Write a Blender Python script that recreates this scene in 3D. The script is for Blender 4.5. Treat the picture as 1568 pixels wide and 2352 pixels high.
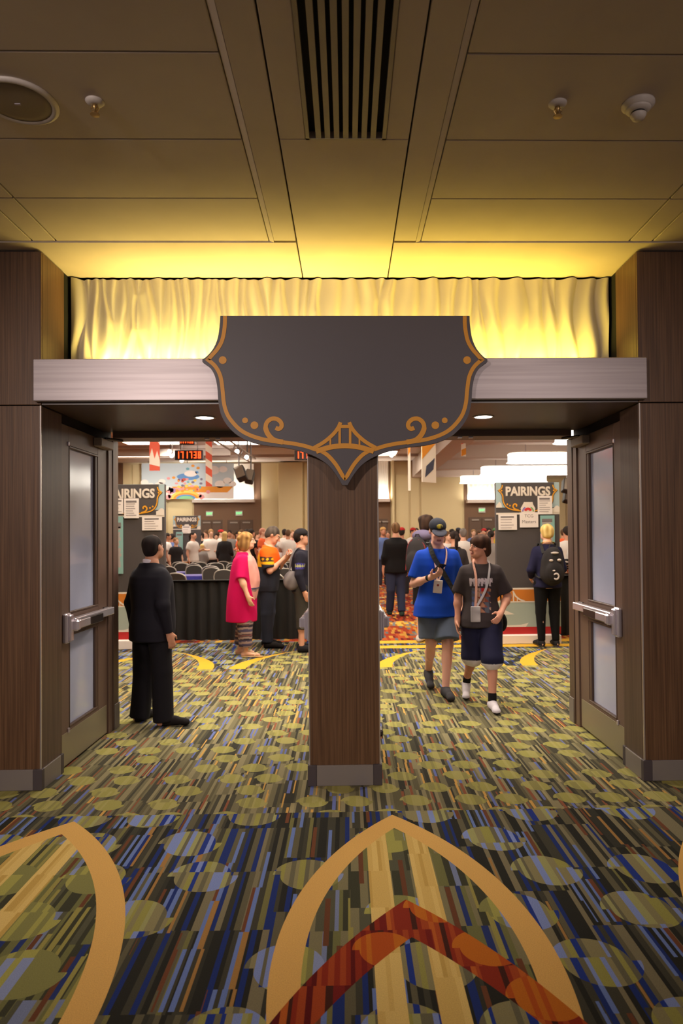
import bpy, math, random
import numpy as np
from mathutils import Matrix, Vector
random.seed(7); np.random.seed(7)
SC = bpy.context.scene
COL = SC.collection
for o in list(bpy.data.objects): bpy.data.objects.remove(o)

# ------------------------------------------------------------------ camera
FPX, EYE = 1600.0, 1.60
YAW, PITCH, ROLL, SHX, SHY = .0204, .0173, -.0083, 45.99, 30.68
_s, _c, _sp, _cp = math.sin(YAW), math.cos(YAW), math.sin(PITCH), math.cos(PITCH)
FW = Vector((_s*_cp, _c*_cp, _sp)); R0 = Vector((_c, -_s, 0)); U0 = R0.cross(FW)
RT = R0*math.cos(ROLL) + U0*math.sin(ROLL); UP = U0*math.cos(ROLL) - R0*math.sin(ROLL)
EYEP = Vector((0, 0, EYE))
cam_d = bpy.data.cameras.new('camera'); cam = bpy.data.objects.new('camera', cam_d); COL.objects.link(cam)
cam_d.sensor_fit = 'VERTICAL'; cam_d.sensor_height = 36; cam_d.lens = FPX/2352*36
cam_d.shift_x = -SHX/2352; cam_d.shift_y = SHY/2352
cam_d.clip_start = .05; cam_d.clip_end = 200
cam_d.dof.use_dof = True; cam_d.dof.focus_distance = 4.45; cam_d.dof.aperture_fstop = 3.2
cam.matrix_world = Matrix(((RT.x, UP.x, -FW.x, 0), (RT.y, UP.y, -FW.y, 0), (RT.z, UP.z, -FW.z, EYE), (0, 0, 0, 1)))
SC.camera = cam
def ray(px, py): return FW + RT*((px-784-SHX)/FPX) - UP*((py-1176-SHY)/FPX)
def at(px, py, Y):
    "a measured pixel as a point of the place at depth Y"
    r = ray(px, py); return EYEP + r*(Y/r.y)
def floor_at(px, py, z=0.0):
    r = ray(px, py); return EYEP + r*((z-EYE)/r.z)

# ------------------------------------------------------------------ colour management, world, lights
SC.view_settings.view_transform = 'Standard'; SC.view_settings.look = 'None'
SC.view_settings.gamma = 1.0; SC.view_settings.use_curve_mapping = False
SC.view_settings.exposure = 0.0
w = bpy.data.worlds.new('corridor_ambient'); SC.world = w; w.use_nodes = True
w.node_tree.nodes['Background'].inputs[0].default_value = (1.0, .79, .73, 1)
w.node_tree.nodes['Background'].inputs[1].default_value = .19

def area_light(name, loc, size, size_y, power, color, target=(0, 0, -1), spread=180):
    d = bpy.data.lights.new(name, 'AREA'); d.shape = 'RECTANGLE'; d.size = size; d.size_y = size_y
    d.energy = power; d.color = color; d.spread = math.radians(spread)
    o = bpy.data.objects.new(name, d); COL.objects.link(o); o.location = loc
    o.rotation_euler = Vector(target).to_track_quat('-Z', 'Y').to_euler(); return o
# LED strip lying in the cove behind the metal header, shining up onto the rippled panel and the ceiling
area_light('cove_strip_light', (-.88, 4.945, 2.85), 1.80, .04, 22, (1.0, .76, .19), (0, .12, 1), 148)
area_light('cove_strip_light', (.88, 4.945, 2.85), 1.74, .04, 20, (1.0, .73, .11), (0, .12, 1), 148)
# added unseen fill: two spots behind the camera on the doorway, two downlights overhead
def spot_lamp(name, loc, aim, power, color, size, blend, soft):
    d = bpy.data.lights.new(name, 'SPOT'); d.energy = power; d.color = color; d.spot_size = size; d.spot_blend = blend; d.shadow_soft_size = soft
    o = bpy.data.objects.new(name, d); COL.objects.link(o); o.location = loc; o.rotation_euler = (Vector(aim)-Vector(loc)).to_track_quat('-Z', 'Y').to_euler(); return o
spot_lamp('corridor_fill_spot', (-2.6, -1.2, 3.36), (-.5, 4.5, 1.3), 560, (1.0, .84, .78), 1.05, .8, .15)
spot_lamp('corridor_fill_spot', (2.6, -1.2, 3.36), (.7, 4.5, 1.3), 190, (1.0, .84, .80), 1.05, .8, .15)
area_light('corridor_fill_lamp', (-1.6, .2, 3.40), .5, .5, 20, (1.0, .84, .74))
area_light('corridor_fill_lamp', (1.6, .2, 3.40), .5, .5, 9, (1.0, .84, .74))

# ------------------------------------------------------------------ materials
def lin(c):
    c = c/255.0
    return c/12.92 if c <= .04045 else ((c+.055)/1.055)**2.4
def C(r, g, b, a=1.0): return (lin(r), lin(g), lin(b), a)
MATS = {}
def mat(name, col=None, rough=.6, metal=0.0, emit=None, estr=0.0, spec=.5, coat=0.0):
    if name in MATS: return MATS[name]
    m = bpy.data.materials.new(name); m.use_nodes = True
    b = m.node_tree.nodes['Principled BSDF']
    if col is not None: b.inputs['Base Color'].default_value = col
    b.inputs['Roughness'].default_value = rough; b.inputs['Metallic'].default_value = metal
    b.inputs['Specular IOR Level'].default_value = spec; b.inputs['Coat Weight'].default_value = coat
    if emit is not None:
        b.inputs['Emission Color'].default_value = emit; b.inputs['Emission Strength'].default_value = estr
    MATS[name] = m; return m
def bsdf(m): return m.node_tree.nodes['Principled BSDF']
def noisy(name, c1, c2, scale=(20, 20, 20), rough=.7, metal=0.0, detail=4, bump=0.0, spec=.4, coat=0.0, lo=.35, hi=.65):
    "two-tone procedural material driven by stretched noise"
    m = mat(name, c1, rough, metal, spec=spec, coat=coat); nt = m.node_tree
    tc = nt.nodes.new('ShaderNodeTexCoord'); mp = nt.nodes.new('ShaderNodeMapping'); mp.inputs['Scale'].default_value = scale
    nz = nt.nodes.new('ShaderNodeTexNoise'); nz.inputs['Scale'].default_value = 1; nz.inputs['Detail'].default_value = detail
    rp = nt.nodes.new('ShaderNodeValToRGB'); rp.color_ramp.elements[0].color = c1; rp.color_ramp.elements[1].color = c2
    rp.color_ramp.elements[0].position = lo; rp.color_ramp.elements[1].position = hi
    L = nt.links; L.new(tc.outputs['Object'], mp.inputs[0]); L.new(mp.outputs[0], nz.inputs[0]); L.new(nz.outputs[0], rp.inputs[0])
    L.new(rp.outputs[0], bsdf(m).inputs['Base Color'])
    if bump:
        bp = nt.nodes.new('ShaderNodeBump'); bp.inputs['Strength'].default_value = bump; bp.inputs['Distance'].default_value = .01
        L.new(nz.outputs[0], bp.inputs['Height']); L.new(bp.outputs[0], bsdf(m).inputs['Normal'])
    return m
def vcol(name, rough=.8, spec=.3):
    "material that takes its colour from the mesh's own colour attribute (printed or woven cloth, skin)"
    m = mat(name, None, rough, spec=spec); nt = m.node_tree
    a = nt.nodes.new('ShaderNodeAttribute'); a.attribute_name = 'Col'
    nt.links.new(a.outputs['Color'], bsdf(m).inputs['Base Color']); return m
def ocol(name, rough=.8):
    m = mat(name, None, rough, spec=.25); nt = m.node_tree
    a = nt.nodes.new('ShaderNodeObjectInfo'); nt.links.new(a.outputs['Color'], bsdf(m).inputs['Base Color']); return m

noisy('wood', C(76, 52, 33), C(112, 82, 56), (90, 90, 1.6), .42, detail=6, bump=.04, lo=.3, hi=.72)
noisy('wood_dark', C(74, 56, 46), C(94, 74, 62), (60, 60, 1.5), .4, detail=5)
mat('door_frame_paint', C(104, 82, 70), .42)
mat('core_dark', C(28, 22, 20), .8)
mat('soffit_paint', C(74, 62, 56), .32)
noisy('ceiling_paint', C(190, 176, 164), C(196, 182, 170), (3, 3, 3), .75)
mat('gap_black', C(8, 7, 6), .9)
mat('grille_paint', C(150, 138, 126), .5)
noisy('brushed_steel', C(164, 154, 154), C(178, 168, 168), (1.2, 40, 60), .40, .35, detail=3)
mat('base_metal', C(138, 130, 124), .45, .35); mat('base_corner', C(78, 70, 72), .5, .2)
mat('chrome', C(214, 206, 214), .22, .6); mat('chrome_dark', C(70, 62, 60), .3, .6)
mat('kick_steel', C(150, 140, 116), .30, .35)
mat('trim_edge', C(200, 190, 180), .3, .7)
m = noisy('frosted_glass', C(176, 182, 208), C(186, 190, 214), (2, 2, 2), .12, spec=.75)
mat('ripple_plaster', C(188, 180, 160), .65)
mat('sign_dark', C(74, 68, 72), .5); mat('sign_gold', C(206, 140, 22), .5)
mat('white_plastic', C(196, 186, 176), .5); mat('speaker_mesh', C(140, 126, 110), .8)
mat('brass', C(170, 140, 90), .3, .8)
# ------------------------------------------------------------------ carpet (flat woven print, node based)
class V:
    nt = None
    def __init__(s, sock): s.s = sock
    @staticmethod
    def op(o, a, b=None, c=None, clamp=False):
        n = V.nt.nodes.new('ShaderNodeMath'); n.operation = o; n.use_clamp = clamp
        for i, x in enumerate((a, b, c)):
            if x is None: continue
            if isinstance(x, V): V.nt.links.new(x.s, n.inputs[i])
            else: n.inputs[i].default_value = x
        return V(n.outputs[0])
    def __add__(s, b): return V.op('ADD', s, b)
    def __radd__(s, b): return V.op('ADD', s, b)
    def __sub__(s, b): return V.op('SUBTRACT', s, b)
    def __rsub__(s, b): return V.op('SUBTRACT', b, s)
    def __mul__(s, b): return V.op('MULTIPLY', s, b)
    def __rmul__(s, b): return V.op('MULTIPLY', s, b)
    def __truediv__(s, b): return V.op('DIVIDE', s, b)
    def floor(s): return V.op('FLOOR', s)
    def fract(s): return V.op('FRACT', s)
    def abs(s): return V.op('ABSOLUTE', s)
    def lt(s, b): return V.op('LESS_THAN', s, b)
    def gt(s, b): return V.op('GREATER_THAN', s, b)
    def max(s, b): return V.op('MAXIMUM', s, b)
    def min(s, b): return V.op('MINIMUM', s, b)
    def sqrt(s): return V.op('SQRT', s)
    def pingpong(s, b): return V.op('PINGPONG', s, b)
def hyp(a, b): return (a*a+b*b).sqrt()
def combine(x, y, z=0.0):
    n = V.nt.nodes.new('ShaderNodeCombineXYZ')
    for i, q in enumerate((x, y, z)):
        if isinstance(q, V): V.nt.links.new(q.s, n.inputs[i])
        else: n.inputs[i].default_value = q
    return n.outputs[0]
def white(x, y=0.0, z=0.0):
    n = V.nt.nodes.new('ShaderNodeTexWhiteNoise'); n.noise_dimensions = '3D'
    V.nt.links.new(combine(x, y, z), n.inputs['Vector']); return V(n.outputs['Value'])
def voro1(w, rnd=1.0):
    n = V.nt.nodes.new('ShaderNodeTexVoronoi'); n.voronoi_dimensions = '1D'; n.feature = 'F1'
    n.inputs['Scale'].default_value = 1.0; n.inputs['Randomness'].default_value = rnd
    V.nt.links.new(w.s, n.inputs['W'])
    sp = V.nt.nodes.new('ShaderNodeSeparateColor'); V.nt.links.new(n.outputs['Color'], sp.inputs[0])
    return V(sp.outputs[0])
def voro2(x, y, rnd=.5):
    n = V.nt.nodes.new('ShaderNodeTexVoronoi'); n.voronoi_dimensions = '2D'; n.feature = 'F1'
    n.inputs['Scale'].default_value = 1.0; n.inputs['Randomness'].default_value = rnd
    V.nt.links.new(combine(x, y), n.inputs['Vector'])
    sp = V.nt.nodes.new('ShaderNodeSeparateColor'); V.nt.links.new(n.outputs['Color'], sp.inputs[0])
    return V(n.outputs['Distance']), V(sp.outputs[0])
def ramp(v, stops):
    n = V.nt.nodes.new('ShaderNodeValToRGB'); r = n.color_ramp; r.interpolation = 'CONSTANT'
    pos = 0.0
    for i, (wd, c) in enumerate(stops):
        e = r.elements[i] if i < 2 else r.elements.new(min(pos, .999))
        e.position = min(pos, .999); e.color = C(*c); pos += wd
    V.nt.links.new(v.s, n.inputs[0]); return n.outputs[0]
def mix(f, a, b):
    n = V.nt.nodes.new('ShaderNodeMix'); n.data_type = 'RGBA'
    if isinstance(f, V): V.nt.links.new(f.s, n.inputs[0])
    else: n.inputs[0].default_value = f
    for i, q in ((6, a), (7, b)):
        if isinstance(q, tuple): n.inputs[i].default_value = q
        else: V.nt.links.new(q, n.inputs[i])
    return n.outputs[2]
def carpet_material():
    m = mat('carpet', (1, 1, 1, 1), .95, spec=.1); nt = m.node_tree; V.nt = nt
    tc = nt.nodes.new('ShaderNodeTexCoord'); sp = nt.nodes.new('ShaderNodeSeparateXYZ')
    nt.links.new(tc.outputs['Object'], sp.inputs[0]); X, Y = V(sp.outputs[0]), V(sp.outputs[1])
    # striped grounds: short strips of random width laid in rows, rows staggered block by block
    def strips(wd, blk, ln, seed):
        b = (X/blk + seed).floor(); row = (Y/ln + white(b, seed)*1.0).floor()
        return voro1(X/wd + row*13.37 + seed*7.1), row
    sF, rF = strips(.022, .33, .50, 3.0)
    sR, rR = strips(.019, .21, .40, 9.0)
    sI, rI = strips(.026, .29, .33, 5.0)
    sO, rO = strips(.05, .6, .25, 2.0)
    def accent(col, wd, ln, seed, stops):
        "thin bright yarn lines scattered over a ground"
        b = (X/.17 + seed).floor(); row = (Y/ln + white(b, seed)).floor(); v = voro1(X/wd + row*9.7 + seed*3.3)
        tot = sum(q[0] for q in stops); n = mix(v.lt(tot), col, ramp(v, stops + [(1-tot, stops[-1][1])])); return n
    front = ramp(sF, [(.24, (40, 39, 33)), (.18, (62, 60, 48)), (.16, (90, 85, 64)), (.12, (116, 108, 82)), (.13, (32, 47, 102)), (.05, (108, 104, 62)), (.12, (52, 51, 42))])
    front = accent(front, .017, .36, 21.0, [(.05, (102, 62, 40)), (.04, (98, 116, 166)), (.03, (150, 112, 62))])
    frontc = ramp(sF, [(.22, (128, 120, 84)), (.16, (138, 134, 70)), (.16, (34, 52, 122)), (.16, (118, 132, 178)), (.14, (98, 94, 72)), (.16, (144, 142, 92))])
    inner = ramp(sI, [(.20, (58, 58, 42)), (.24, (104, 103, 62)), (.20, (118, 111, 80)), (.11, (112, 121, 148)), (.05, (40, 52, 100)), (.20, (80, 79, 60))])
    inner = accent(inner, .02, .36, 25.0, [(.07, (98, 60, 38)), (.04, (140, 132, 70))])
    innerc = ramp(sI, [(.5, (122, 120, 70)), (.2, (128, 138, 170)), (.3, (150, 146, 76))])
    rear = ramp(sR, [(.19, (68, 65, 52)), (.26, (108, 101, 75)), (.19, (130, 121, 90)), (.17, (90, 85, 62)), (.07, (146, 135, 98)), (.12, (54, 52, 43))])
    rear = accent(rear, .015, .23, 33.0, [(.05, (96, 106, 158)), (.05, (128, 78, 54)), (.03, (186, 144, 76))])
    rearc = ramp(sR, [(.40, (144, 138, 76)), (.35, (152, 144, 86)), (.25, (130, 124, 74))])
    orange = ramp(sO, [(.28, (136, 48, 24)), (.22, (162, 74, 30)), (.18, (104, 28, 20)), (.10, (172, 124, 50)), (.12, (92, 96, 96)), (.10, (74, 32, 22))])
    def half_discs(sx, sy, R, seed):
        "rows of discs split at mid height, the two halves slid apart a little"
        py = Y/sy + seed; row = py.floor(); px = X/sx + row*.5 + white(row, seed)*.3; cell = px.floor()
        jx = (white(cell, row, seed)-.5)*(sx-2*R)*.8; lx = (px.fract()-.5)*sx - jx; ly = (py.fract()-.5)*sy
        up = ly.gt(0.0); lx = lx + up*(R*.24) - R*.12
        return hyp(lx, ly).lt(R)*white(cell, row, seed+3.0).lt(.78)
    front = mix(half_discs(.52, .36, .150, .2), front, frontc)
    inner = mix(half_discs(.52, .36, .150, .2), inner, innerc)
    rear = mix(half_discs(.31, .215, .088, .7), rear, rearc)
    PER, X0, YL = 1.81, .245, 4.093
    XM = ((X - (X0 - PER/2))/PER).fract()*PER - PER/2          # offset from the nearest motif axis
    tan_strip = ((XM.abs() - .105).abs()).lt(.052)
    tan_col = ramp(voro1(X/.02 + rI*3.3), [(.4, (196, 164, 92)), (.3, (206, 176, 104)), (.3, (182, 150, 78))])
    inner = mix(tan_strip, inner, tan_col)
    front_t = front
    def vesica(xo, yc, a, b):
        R = (a*a+b*b)/(2*a); k = R-a
        return hyp(xo.abs() + k, Y - yc) - R                    # < 0 inside the pointed leaf
    lf_c = vesica(XM, 4.04-1.42, .545, 1.42)
    lf_s = vesica(XM, 4.02-1.72, .715, 1.72)
    isc = ((X - X0).abs()).lt(PER/2)
    lf = lf_s*(1.0-isc) + lf_c*isc
    gold = C(206, 162, 90)
    col = mix(lf.lt(0.0), front, inner)
    gband = lf.lt(0.0)*lf.gt(-.118)
    col = mix(gband, col, gold)
    rv1 = vesica(X - X0, 3.10-1.95, .77, 1.95); rv2 = vesica(X - X0, 2.81-1.95, .77, 1.95)
    under = mix(tan_strip, front_t, tan_col)
    redd = half_discs(.36, .30, .12, 5.4)
    red = ramp(sF, [(.26, (128, 42, 24)), (.24, (150, 64, 30)), (.16, (86, 22, 20)), (.12, (108, 30, 24)), (.10, (64, 32, 22)), (.12, (170, 86, 34))])
    red = mix(redd, red, ramp(sF, [(.5, (176, 98, 28)), (.5, (164, 74, 26))]))
    central = isc
    col = mix(central*rv2.lt(0.0), col, under)
    col = mix(central*rv1.lt(0.0)*rv2.gt(0.0), col, red)
    # landing in front of the doors and inside the hall
    rearall = rear
    t = Y - 8.60
    ao = XM.abs(); outer = .30 + t*t*.30; innr = .10 + t*t*.42
    fun = (Y.gt(8.60))*ao.lt(outer)
    rearall = mix(fun, rearall, front)
    rearall = mix(fun*ao.gt(innr), rearall, C(206, 158, 50))
    col = mix(Y.gt(YL), col, rearall)
    lines = (Y.gt(10.06)*Y.lt(10.30)).max(Y.gt(10.52)*Y.lt(10.80))*X.gt(-.6)
    col = mix(lines, col, C(206, 158, 50))
    big = V.nt.nodes.new('ShaderNodeTexNoise'); big.inputs['Scale'].default_value = .9
    nt.links.new(tc.outputs['Object'], big.inputs[0]); bigv = V(big.outputs[0])
    orange = mix(bigv.gt(.56), orange, ramp(sO, [(.4, (206, 160, 66)), (.3, (112, 116, 120)), (.3, (150, 92, 40))]))
    col = mix(Y.gt(10.80), col, orange)
    # pile: tiny value jitter plus bump
    nz = nt.nodes.new('ShaderNodeTexNoise'); nz.inputs['Scale'].default_value = 260; nz.inputs['Detail'].default_value = 2
    nt.links.new(tc.outputs['Object'], nz.inputs[0])
    jit = V(nz.outputs[0])*.7 + .68
    hs = nt.nodes.new('ShaderNodeHueSaturation'); nt.links.new(col, hs.inputs['Color']); nt.links.new(jit.s, hs.inputs['Value'])
    nt.links.new(hs.outputs[0], bsdf(m).inputs['Base Color'])
    bp = nt.nodes.new('ShaderNodeBump'); bp.inputs['Strength'].default_value = .25; bp.inputs['Distance'].default_value = .004
    nt.links.new(nz.outputs[0], bp.inputs['Height']); nt.links.new(bp.outputs[0], bsdf(m).inputs['Normal'])
    return m
carpet_material()

# ------------------------------------------------------------------ mesh helpers
class MB:
    def __init__(s): s.v = []; s.f = []
    def poly(s, pts): i = len(s.v); s.v += [tuple(p) for p in pts]; s.f.append(list(range(i, i+len(pts)))); return s
    def box(s, x0, x1, y0, y1, z0, z1, M=None):
        i = len(s.v); P = [(x0,y0,z0),(x1,y0,z0),(x1,y1,z0),(x0,y1,z0),(x0,y0,z1),(x1,y0,z1),(x1,y1,z1),(x0,y1,z1)]
        if M is not None: P = [tuple(M @ Vector(p)) for p in P]
        s.v += P; s.f += [[i+k for k in q] for q in ((0,3,2,1),(4,5,6,7),(0,1,5,4),(1,2,6,5),(2,3,7,6),(3,0,4,7))]; return s
    def bbox(s, x0, x1, y0, y1, z0, z1, b=.01, M=None):
        "box with chamfered edges"
        i = len(s.v); P = []; K = {}
        for xi, x in ((0,x0),(1,x1)):
            for yi, y in ((0,y0),(1,y1)):
                for zi, z in ((0,z0),(1,z1)):
                    dx, dy, dz = (b if xi == 0 else -b), (b if yi == 0 else -b), (b if zi == 0 else -b)
                    for ax, p in (('x',(x,y+dy,z+dz)),('y',(x+dx,y,z+dz)),('z',(x+dx,y+dy,z))):
                        K[(xi,yi,zi,ax)] = i+len(P); P.append(p)
        if M is not None: P = [tuple(M @ Vector(p)) for p in P]
        s.v += P
        def k(a,b_,c,ax): return K[(a,b_,c,ax)]
        F = [[k(0,0,0,'x'),k(0,0,1,'x'),k(0,1,1,'x'),k(0,1,0,'x')],[k(1,0,0,'x'),k(1,1,0,'x'),k(1,1,1,'x'),k(1,0,1,'x')],
             [k(0,0,0,'y'),k(1,0,0,'y'),k(1,0,1,'y'),k(0,0,1,'y')],[k(0,1,0,'y'),k(0,1,1,'y'),k(1,1,1,'y'),k(1,1,0,'y')],
             [k(0,0,0,'z'),k(0,1,0,'z'),k(1,1,0,'z'),k(1,0,0,'z')],[k(0,0,1,'z'),k(1,0,1,'z'),k(1,1,1,'z'),k(0,1,1,'z')]]
        for a in (0,1):
            for c in (0,1):
                F.append([k(0,a,c,'y'),k(1,a,c,'y'),k(1,a,c,'z'),k(0,a,c,'z')])
                F.append([k(a,0,c,'x'),k(a,1,c,'x'),k(a,1,c,'z'),k(a,0,c,'z')])
                F.append([k(a,c,0,'x'),k(a,c,1,'x'),k(a,c,1,'y'),k(a,c,0,'y')])
                for d in (0,1): F.append([k(a,c,d,'x'),k(a,c,d,'y'),k(a,c,d,'z')])
        s.f += F; return s
    def tube(s, path, r, n=10, cap=True):
        path = [Vector(p) for p in path]; m = len(path); rr = r if isinstance(r, (list, tuple)) else [r]*m
        base = len(s.v); prev = None
        for k, p in enumerate(path):
            t = (path[min(k+1, m-1)] - path[max(k-1, 0)]).normalized()
            if prev is None: a = Vector((0,0,1)) if abs(t.z) < .9 else Vector((1,0,0)); u = t.cross(a).normalized()
            else: u = (prev - t*prev.dot(t)).normalized()
            prev = u; v = t.cross(u)
            for j in range(n):
                q = 2*math.pi*j/n; s.v.append(tuple(p + (u*math.cos(q) + v*math.sin(q))*rr[k]))
        for k in range(m-1):
            for j in range(n):
                a = base+k*n+j; b = base+k*n+(j+1) % n; s.f.append([a, b, b+n, a+n])
        if cap: s.f.append([base+j for j in reversed(range(n))]); s.f.append([base+(m-1)*n+j for j in range(n)])
        return s
    def lathe(s, prof, c=(0,0,0), n=24, axis='z', cap=True):
        base = len(s.v); m = len(prof)
        for r, h in prof:
            for j in range(n):
                q = 2*math.pi*j/n
                p = (r*math.cos(q), r*math.sin(q), h) if axis == 'z' else ((r*math.cos(q), h, r*math.sin(q)) if axis == 'y' else (h, r*math.cos(q), r*math.sin(q)))
                s.v.append((p[0]+c[0], p[1]+c[1], p[2]+c[2]))
        for k in range(m-1):
            for j in range(n):
                a = base+k*n+j; b = base+k*n+(j+1) % n; s.f.append([a, b, b+n, a+n])
        if cap: s.f.append([base+j for j in reversed(range(n))]); s.f.append([base+(m-1)*n+j for j in range(n)])
        return s
    def prism(s, pts, y0, y1):
        "polygon in the X-Z plane extruded along Y (thickness is real)"
        n = len(pts); i = len(s.v)
        s.v += [(x, y0, z) for x, z in pts] + [(x, y1, z) for x, z in pts]
        s.f.append([i+k for k in range(n)]); s.f.append([i+n+k for k in reversed(range(n))])
        for k in range(n): s.f.append([i+k, i+n+k, i+n+(k+1) % n, i+(k+1) % n])
        return s
    def ribbon(s, pts, wd, y0, y1):
        n = len(pts); P = [Vector((p[0], p[1])) for p in pts]; ws = wd if isinstance(wd, (list, tuple)) else [wd]*n; A = []; B = []
        for k in range(n):
            a = (P[k]-P[k-1]).normalized() if k else None; b = (P[k+1]-P[k]).normalized() if k < n-1 else None
            t = ((a+b).normalized() if a and b else (a or b)); nn = Vector((-t.y, t.x)); sc = 1.0
            if a and b: sc = min(1/max(.35, nn.dot(Vector((-a.y, a.x)))), 2.2)
            A.append(P[k]+nn*ws[k]*.5*sc); B.append(P[k]-nn*ws[k]*.5*sc)
        i = len(s.v)
        for k in range(n): s.v += [(A[k].x,y0,A[k].y),(B[k].x,y0,B[k].y),(A[k].x,y1,A[k].y),(B[k].x,y1,B[k].y)]
        for k in range(n-1):
            a = i+4*k; b = a+4
            s.f += [[a,a+1,b+1,b],[a+2,b+2,b+3,a+3],[a,b,b+2,a+2],[a+1,a+3,b+3,b+1]]
        e = i+4*(n-1); s.f += [[i,i+2,i+3,i+1],[e,e+1,e+3,e+2]]; return s
    def disc(s, cx, cz, r, y0, y1, n=18): return s.prism([(cx+r*math.cos(2*math.pi*k/n), cz+r*math.sin(2*math.pi*k/n)) for k in range(n)], y0, y1)
    def mesh(s, name, m, smooth=False, recalc=True):
        me = bpy.data.meshes.new(name); me.from_pydata(s.v, [], s.f); me.update()
        if recalc:
            import bmesh
            bm = bmesh.new(); bm.from_mesh(me); bmesh.ops.recalc_face_normals(bm, faces=bm.faces); bm.to_mesh(me); bm.free()
        if smooth:
            me.polygons.foreach_set('use_smooth', [True]*len(me.polygons))
        if m: me.materials.append(MATS[m] if isinstance(m, str) else m)
        return me
    def build(s, name, m, parent=None, smooth=False, **k): return link(name, s.mesh(name, m, smooth), parent, **k)
PM = {}
def link(name, me, parent=None, label=None, cat=None, group=None, kind=None, local=False):
    o = bpy.data.objects.new(name, me); COL.objects.link(o)
    if parent is not None:
        o.parent = parent
        if not local: o.matrix_parent_inverse = PM.get(parent.name, Matrix()).inverted()
    return tag(o, label, cat, group, kind)
def tag(o, label=None, cat=None, group=None, kind=None):
    if label: o['label'] = label
    if cat: o['category'] = cat
    if group: o['group'] = group
    if kind: o['kind'] = kind
    return o
def empty(name, loc=(0,0,0), rz=0.0, **k):
    o = bpy.data.objects.new(name, None); COL.objects.link(o); o.empty_display_size = .1
    o.location = loc; o.rotation_euler = (0, 0, rz)
    PM[o.name] = Matrix.Translation(Vector(loc)) @ Matrix.Rotation(rz, 4, 'Z'); return tag(o, **k)
def copy_tree(o, loc, rz=0.0, parent=None):
    c = o.copy(); COL.objects.link(c); c.parent = parent
    if parent is None: c.location = loc; c.rotation_euler = (0, 0, rz)
    for ch in list(o.children): copy_tree(ch, None, 0, c)
    return c
def text_mesh(name, body, size, m, depth=.002, sx=1.0, bold=0.0, M=None, align='CENTER'):
    cu = bpy.data.curves.new(name, 'FONT'); cu.body = body; cu.size = size; cu.extrude = depth; cu.offset = bold
    cu.align_x = align; cu.align_y = 'CENTER'; cu.resolution_u = 3
    o = bpy.data.objects.new(name, cu); COL.objects.link(o)
    bpy.context.view_layer.update()
    me = bpy.data.meshes.new_from_object(o.evaluated_get(bpy.context.evaluated_depsgraph_get()))
    COL.objects.unlink(o); bpy.data.objects.remove(o)
    T = (M or Matrix()) @ Matrix.Rotation(math.pi/2, 4, 'X') @ Matrix.Diagonal((sx, 1, 1, 1))
    me.transform(T); me.materials.clear(); me.materials.append(MATS[m]); return me
def smooth_path(pts, n=6):
    out = []; P = [Vector((p[0], p[1])) for p in pts]
    for k in range(len(P)-1):
        p0, p1, p2, p3 = P[max(k-1,0)], P[k], P[k+1], P[min(k+2,len(P)-1)]
        for j in range(n):
            t = j/n; out.append(.5*((2*p1)+(p2-p0)*t+(2*p0-5*p1+4*p2-p3)*t*t+(3*p1-p0-3*p2+p3)*t**3))
    out.append(P[-1]); return [(p.x, p.y) for p in out]
# ================================================================== THE SETTING: corridor side
YF, XL, XR, HC, HS, CX1, CX2, YP, YD = 4.534, -1.974, 1.925, 3.486, 2.472, -.255, .201, 5.036, 6.04
S = dict(kind='structure')
fl = MB().poly([(-16,-4,0),(20,-4,0),(20,31,0),(-16,31,0)]).build('floor', 'carpet', label='striped multicolour carpet with gold pointed leaf motifs', **S)

# corridor ceiling: panels with open joints under a dark void
ce = MB().box(-4.2, 4.2, -4, 5.34, 3.60, 3.66).build('ceiling', 'gap_black', label='pale panelled corridor ceiling with slotted vent', **S)
def panel(x0, x1, y0, y1, z): MB().bbox(x0, x1, y0, y1, z, z+.03, .003).build('ceiling_panel', 'ceiling_paint', ce)
YJ = [-4, .3, .9, 1.5, 2.10, 2.69, 3.285, 3.86, 4.423]
G = .005
for side in (-1, 1):
    xa = .482
    for k in range(len(YJ)-1):
        for (a, b) in ((xa, 1.83), (1.83, 1.98), (1.98, 4.2)):
            if side > 0: panel(a+G, b-G, YJ[k]+G, YJ[k+1]-.002, HC+.008)
            else: panel(-b+G, -a-G, YJ[k]+G, YJ[k+1]-.002, HC+.008)
    # margin strip beside the centre track and its sloped edge trim
    s = side
    x0, x1 = sorted((s*.313, s*.452))
    panel(x0, x1, -4, 4.40, HC)
    m = MB()
    m.poly([(s*.452,-4,HC),(s*.452,4.423,HC),(s*.482,4.423,HC+.010),(s*.482,-4,HC+.010)])
    m.poly([(s*.452,-4,HC+.03),(s*.452,4.423,HC+.03),(s*.482,4.423,HC+.036),(s*.482,-4,HC+.036)])
    m.build('edge_trim', 'ceiling_paint', ce)
    x0, x1 = sorted((s*.313, s*4.2))
    panel(x0, x1, 4.424, 5.03, HC)
VX0, VX1, VY1 = -.182, .197, 3.268
panel(-.305, VX0-.002, -4, VY1, HC); panel(VX1+.002, .305, -4, VY1, HC); panel(-.305, .305, VY1+.002, 5.03, HC)
MB().box(-.36, .36, -4, 5.03, HC+.034, HC+.05).build('track_backing', 'gap_black', ce)
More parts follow.
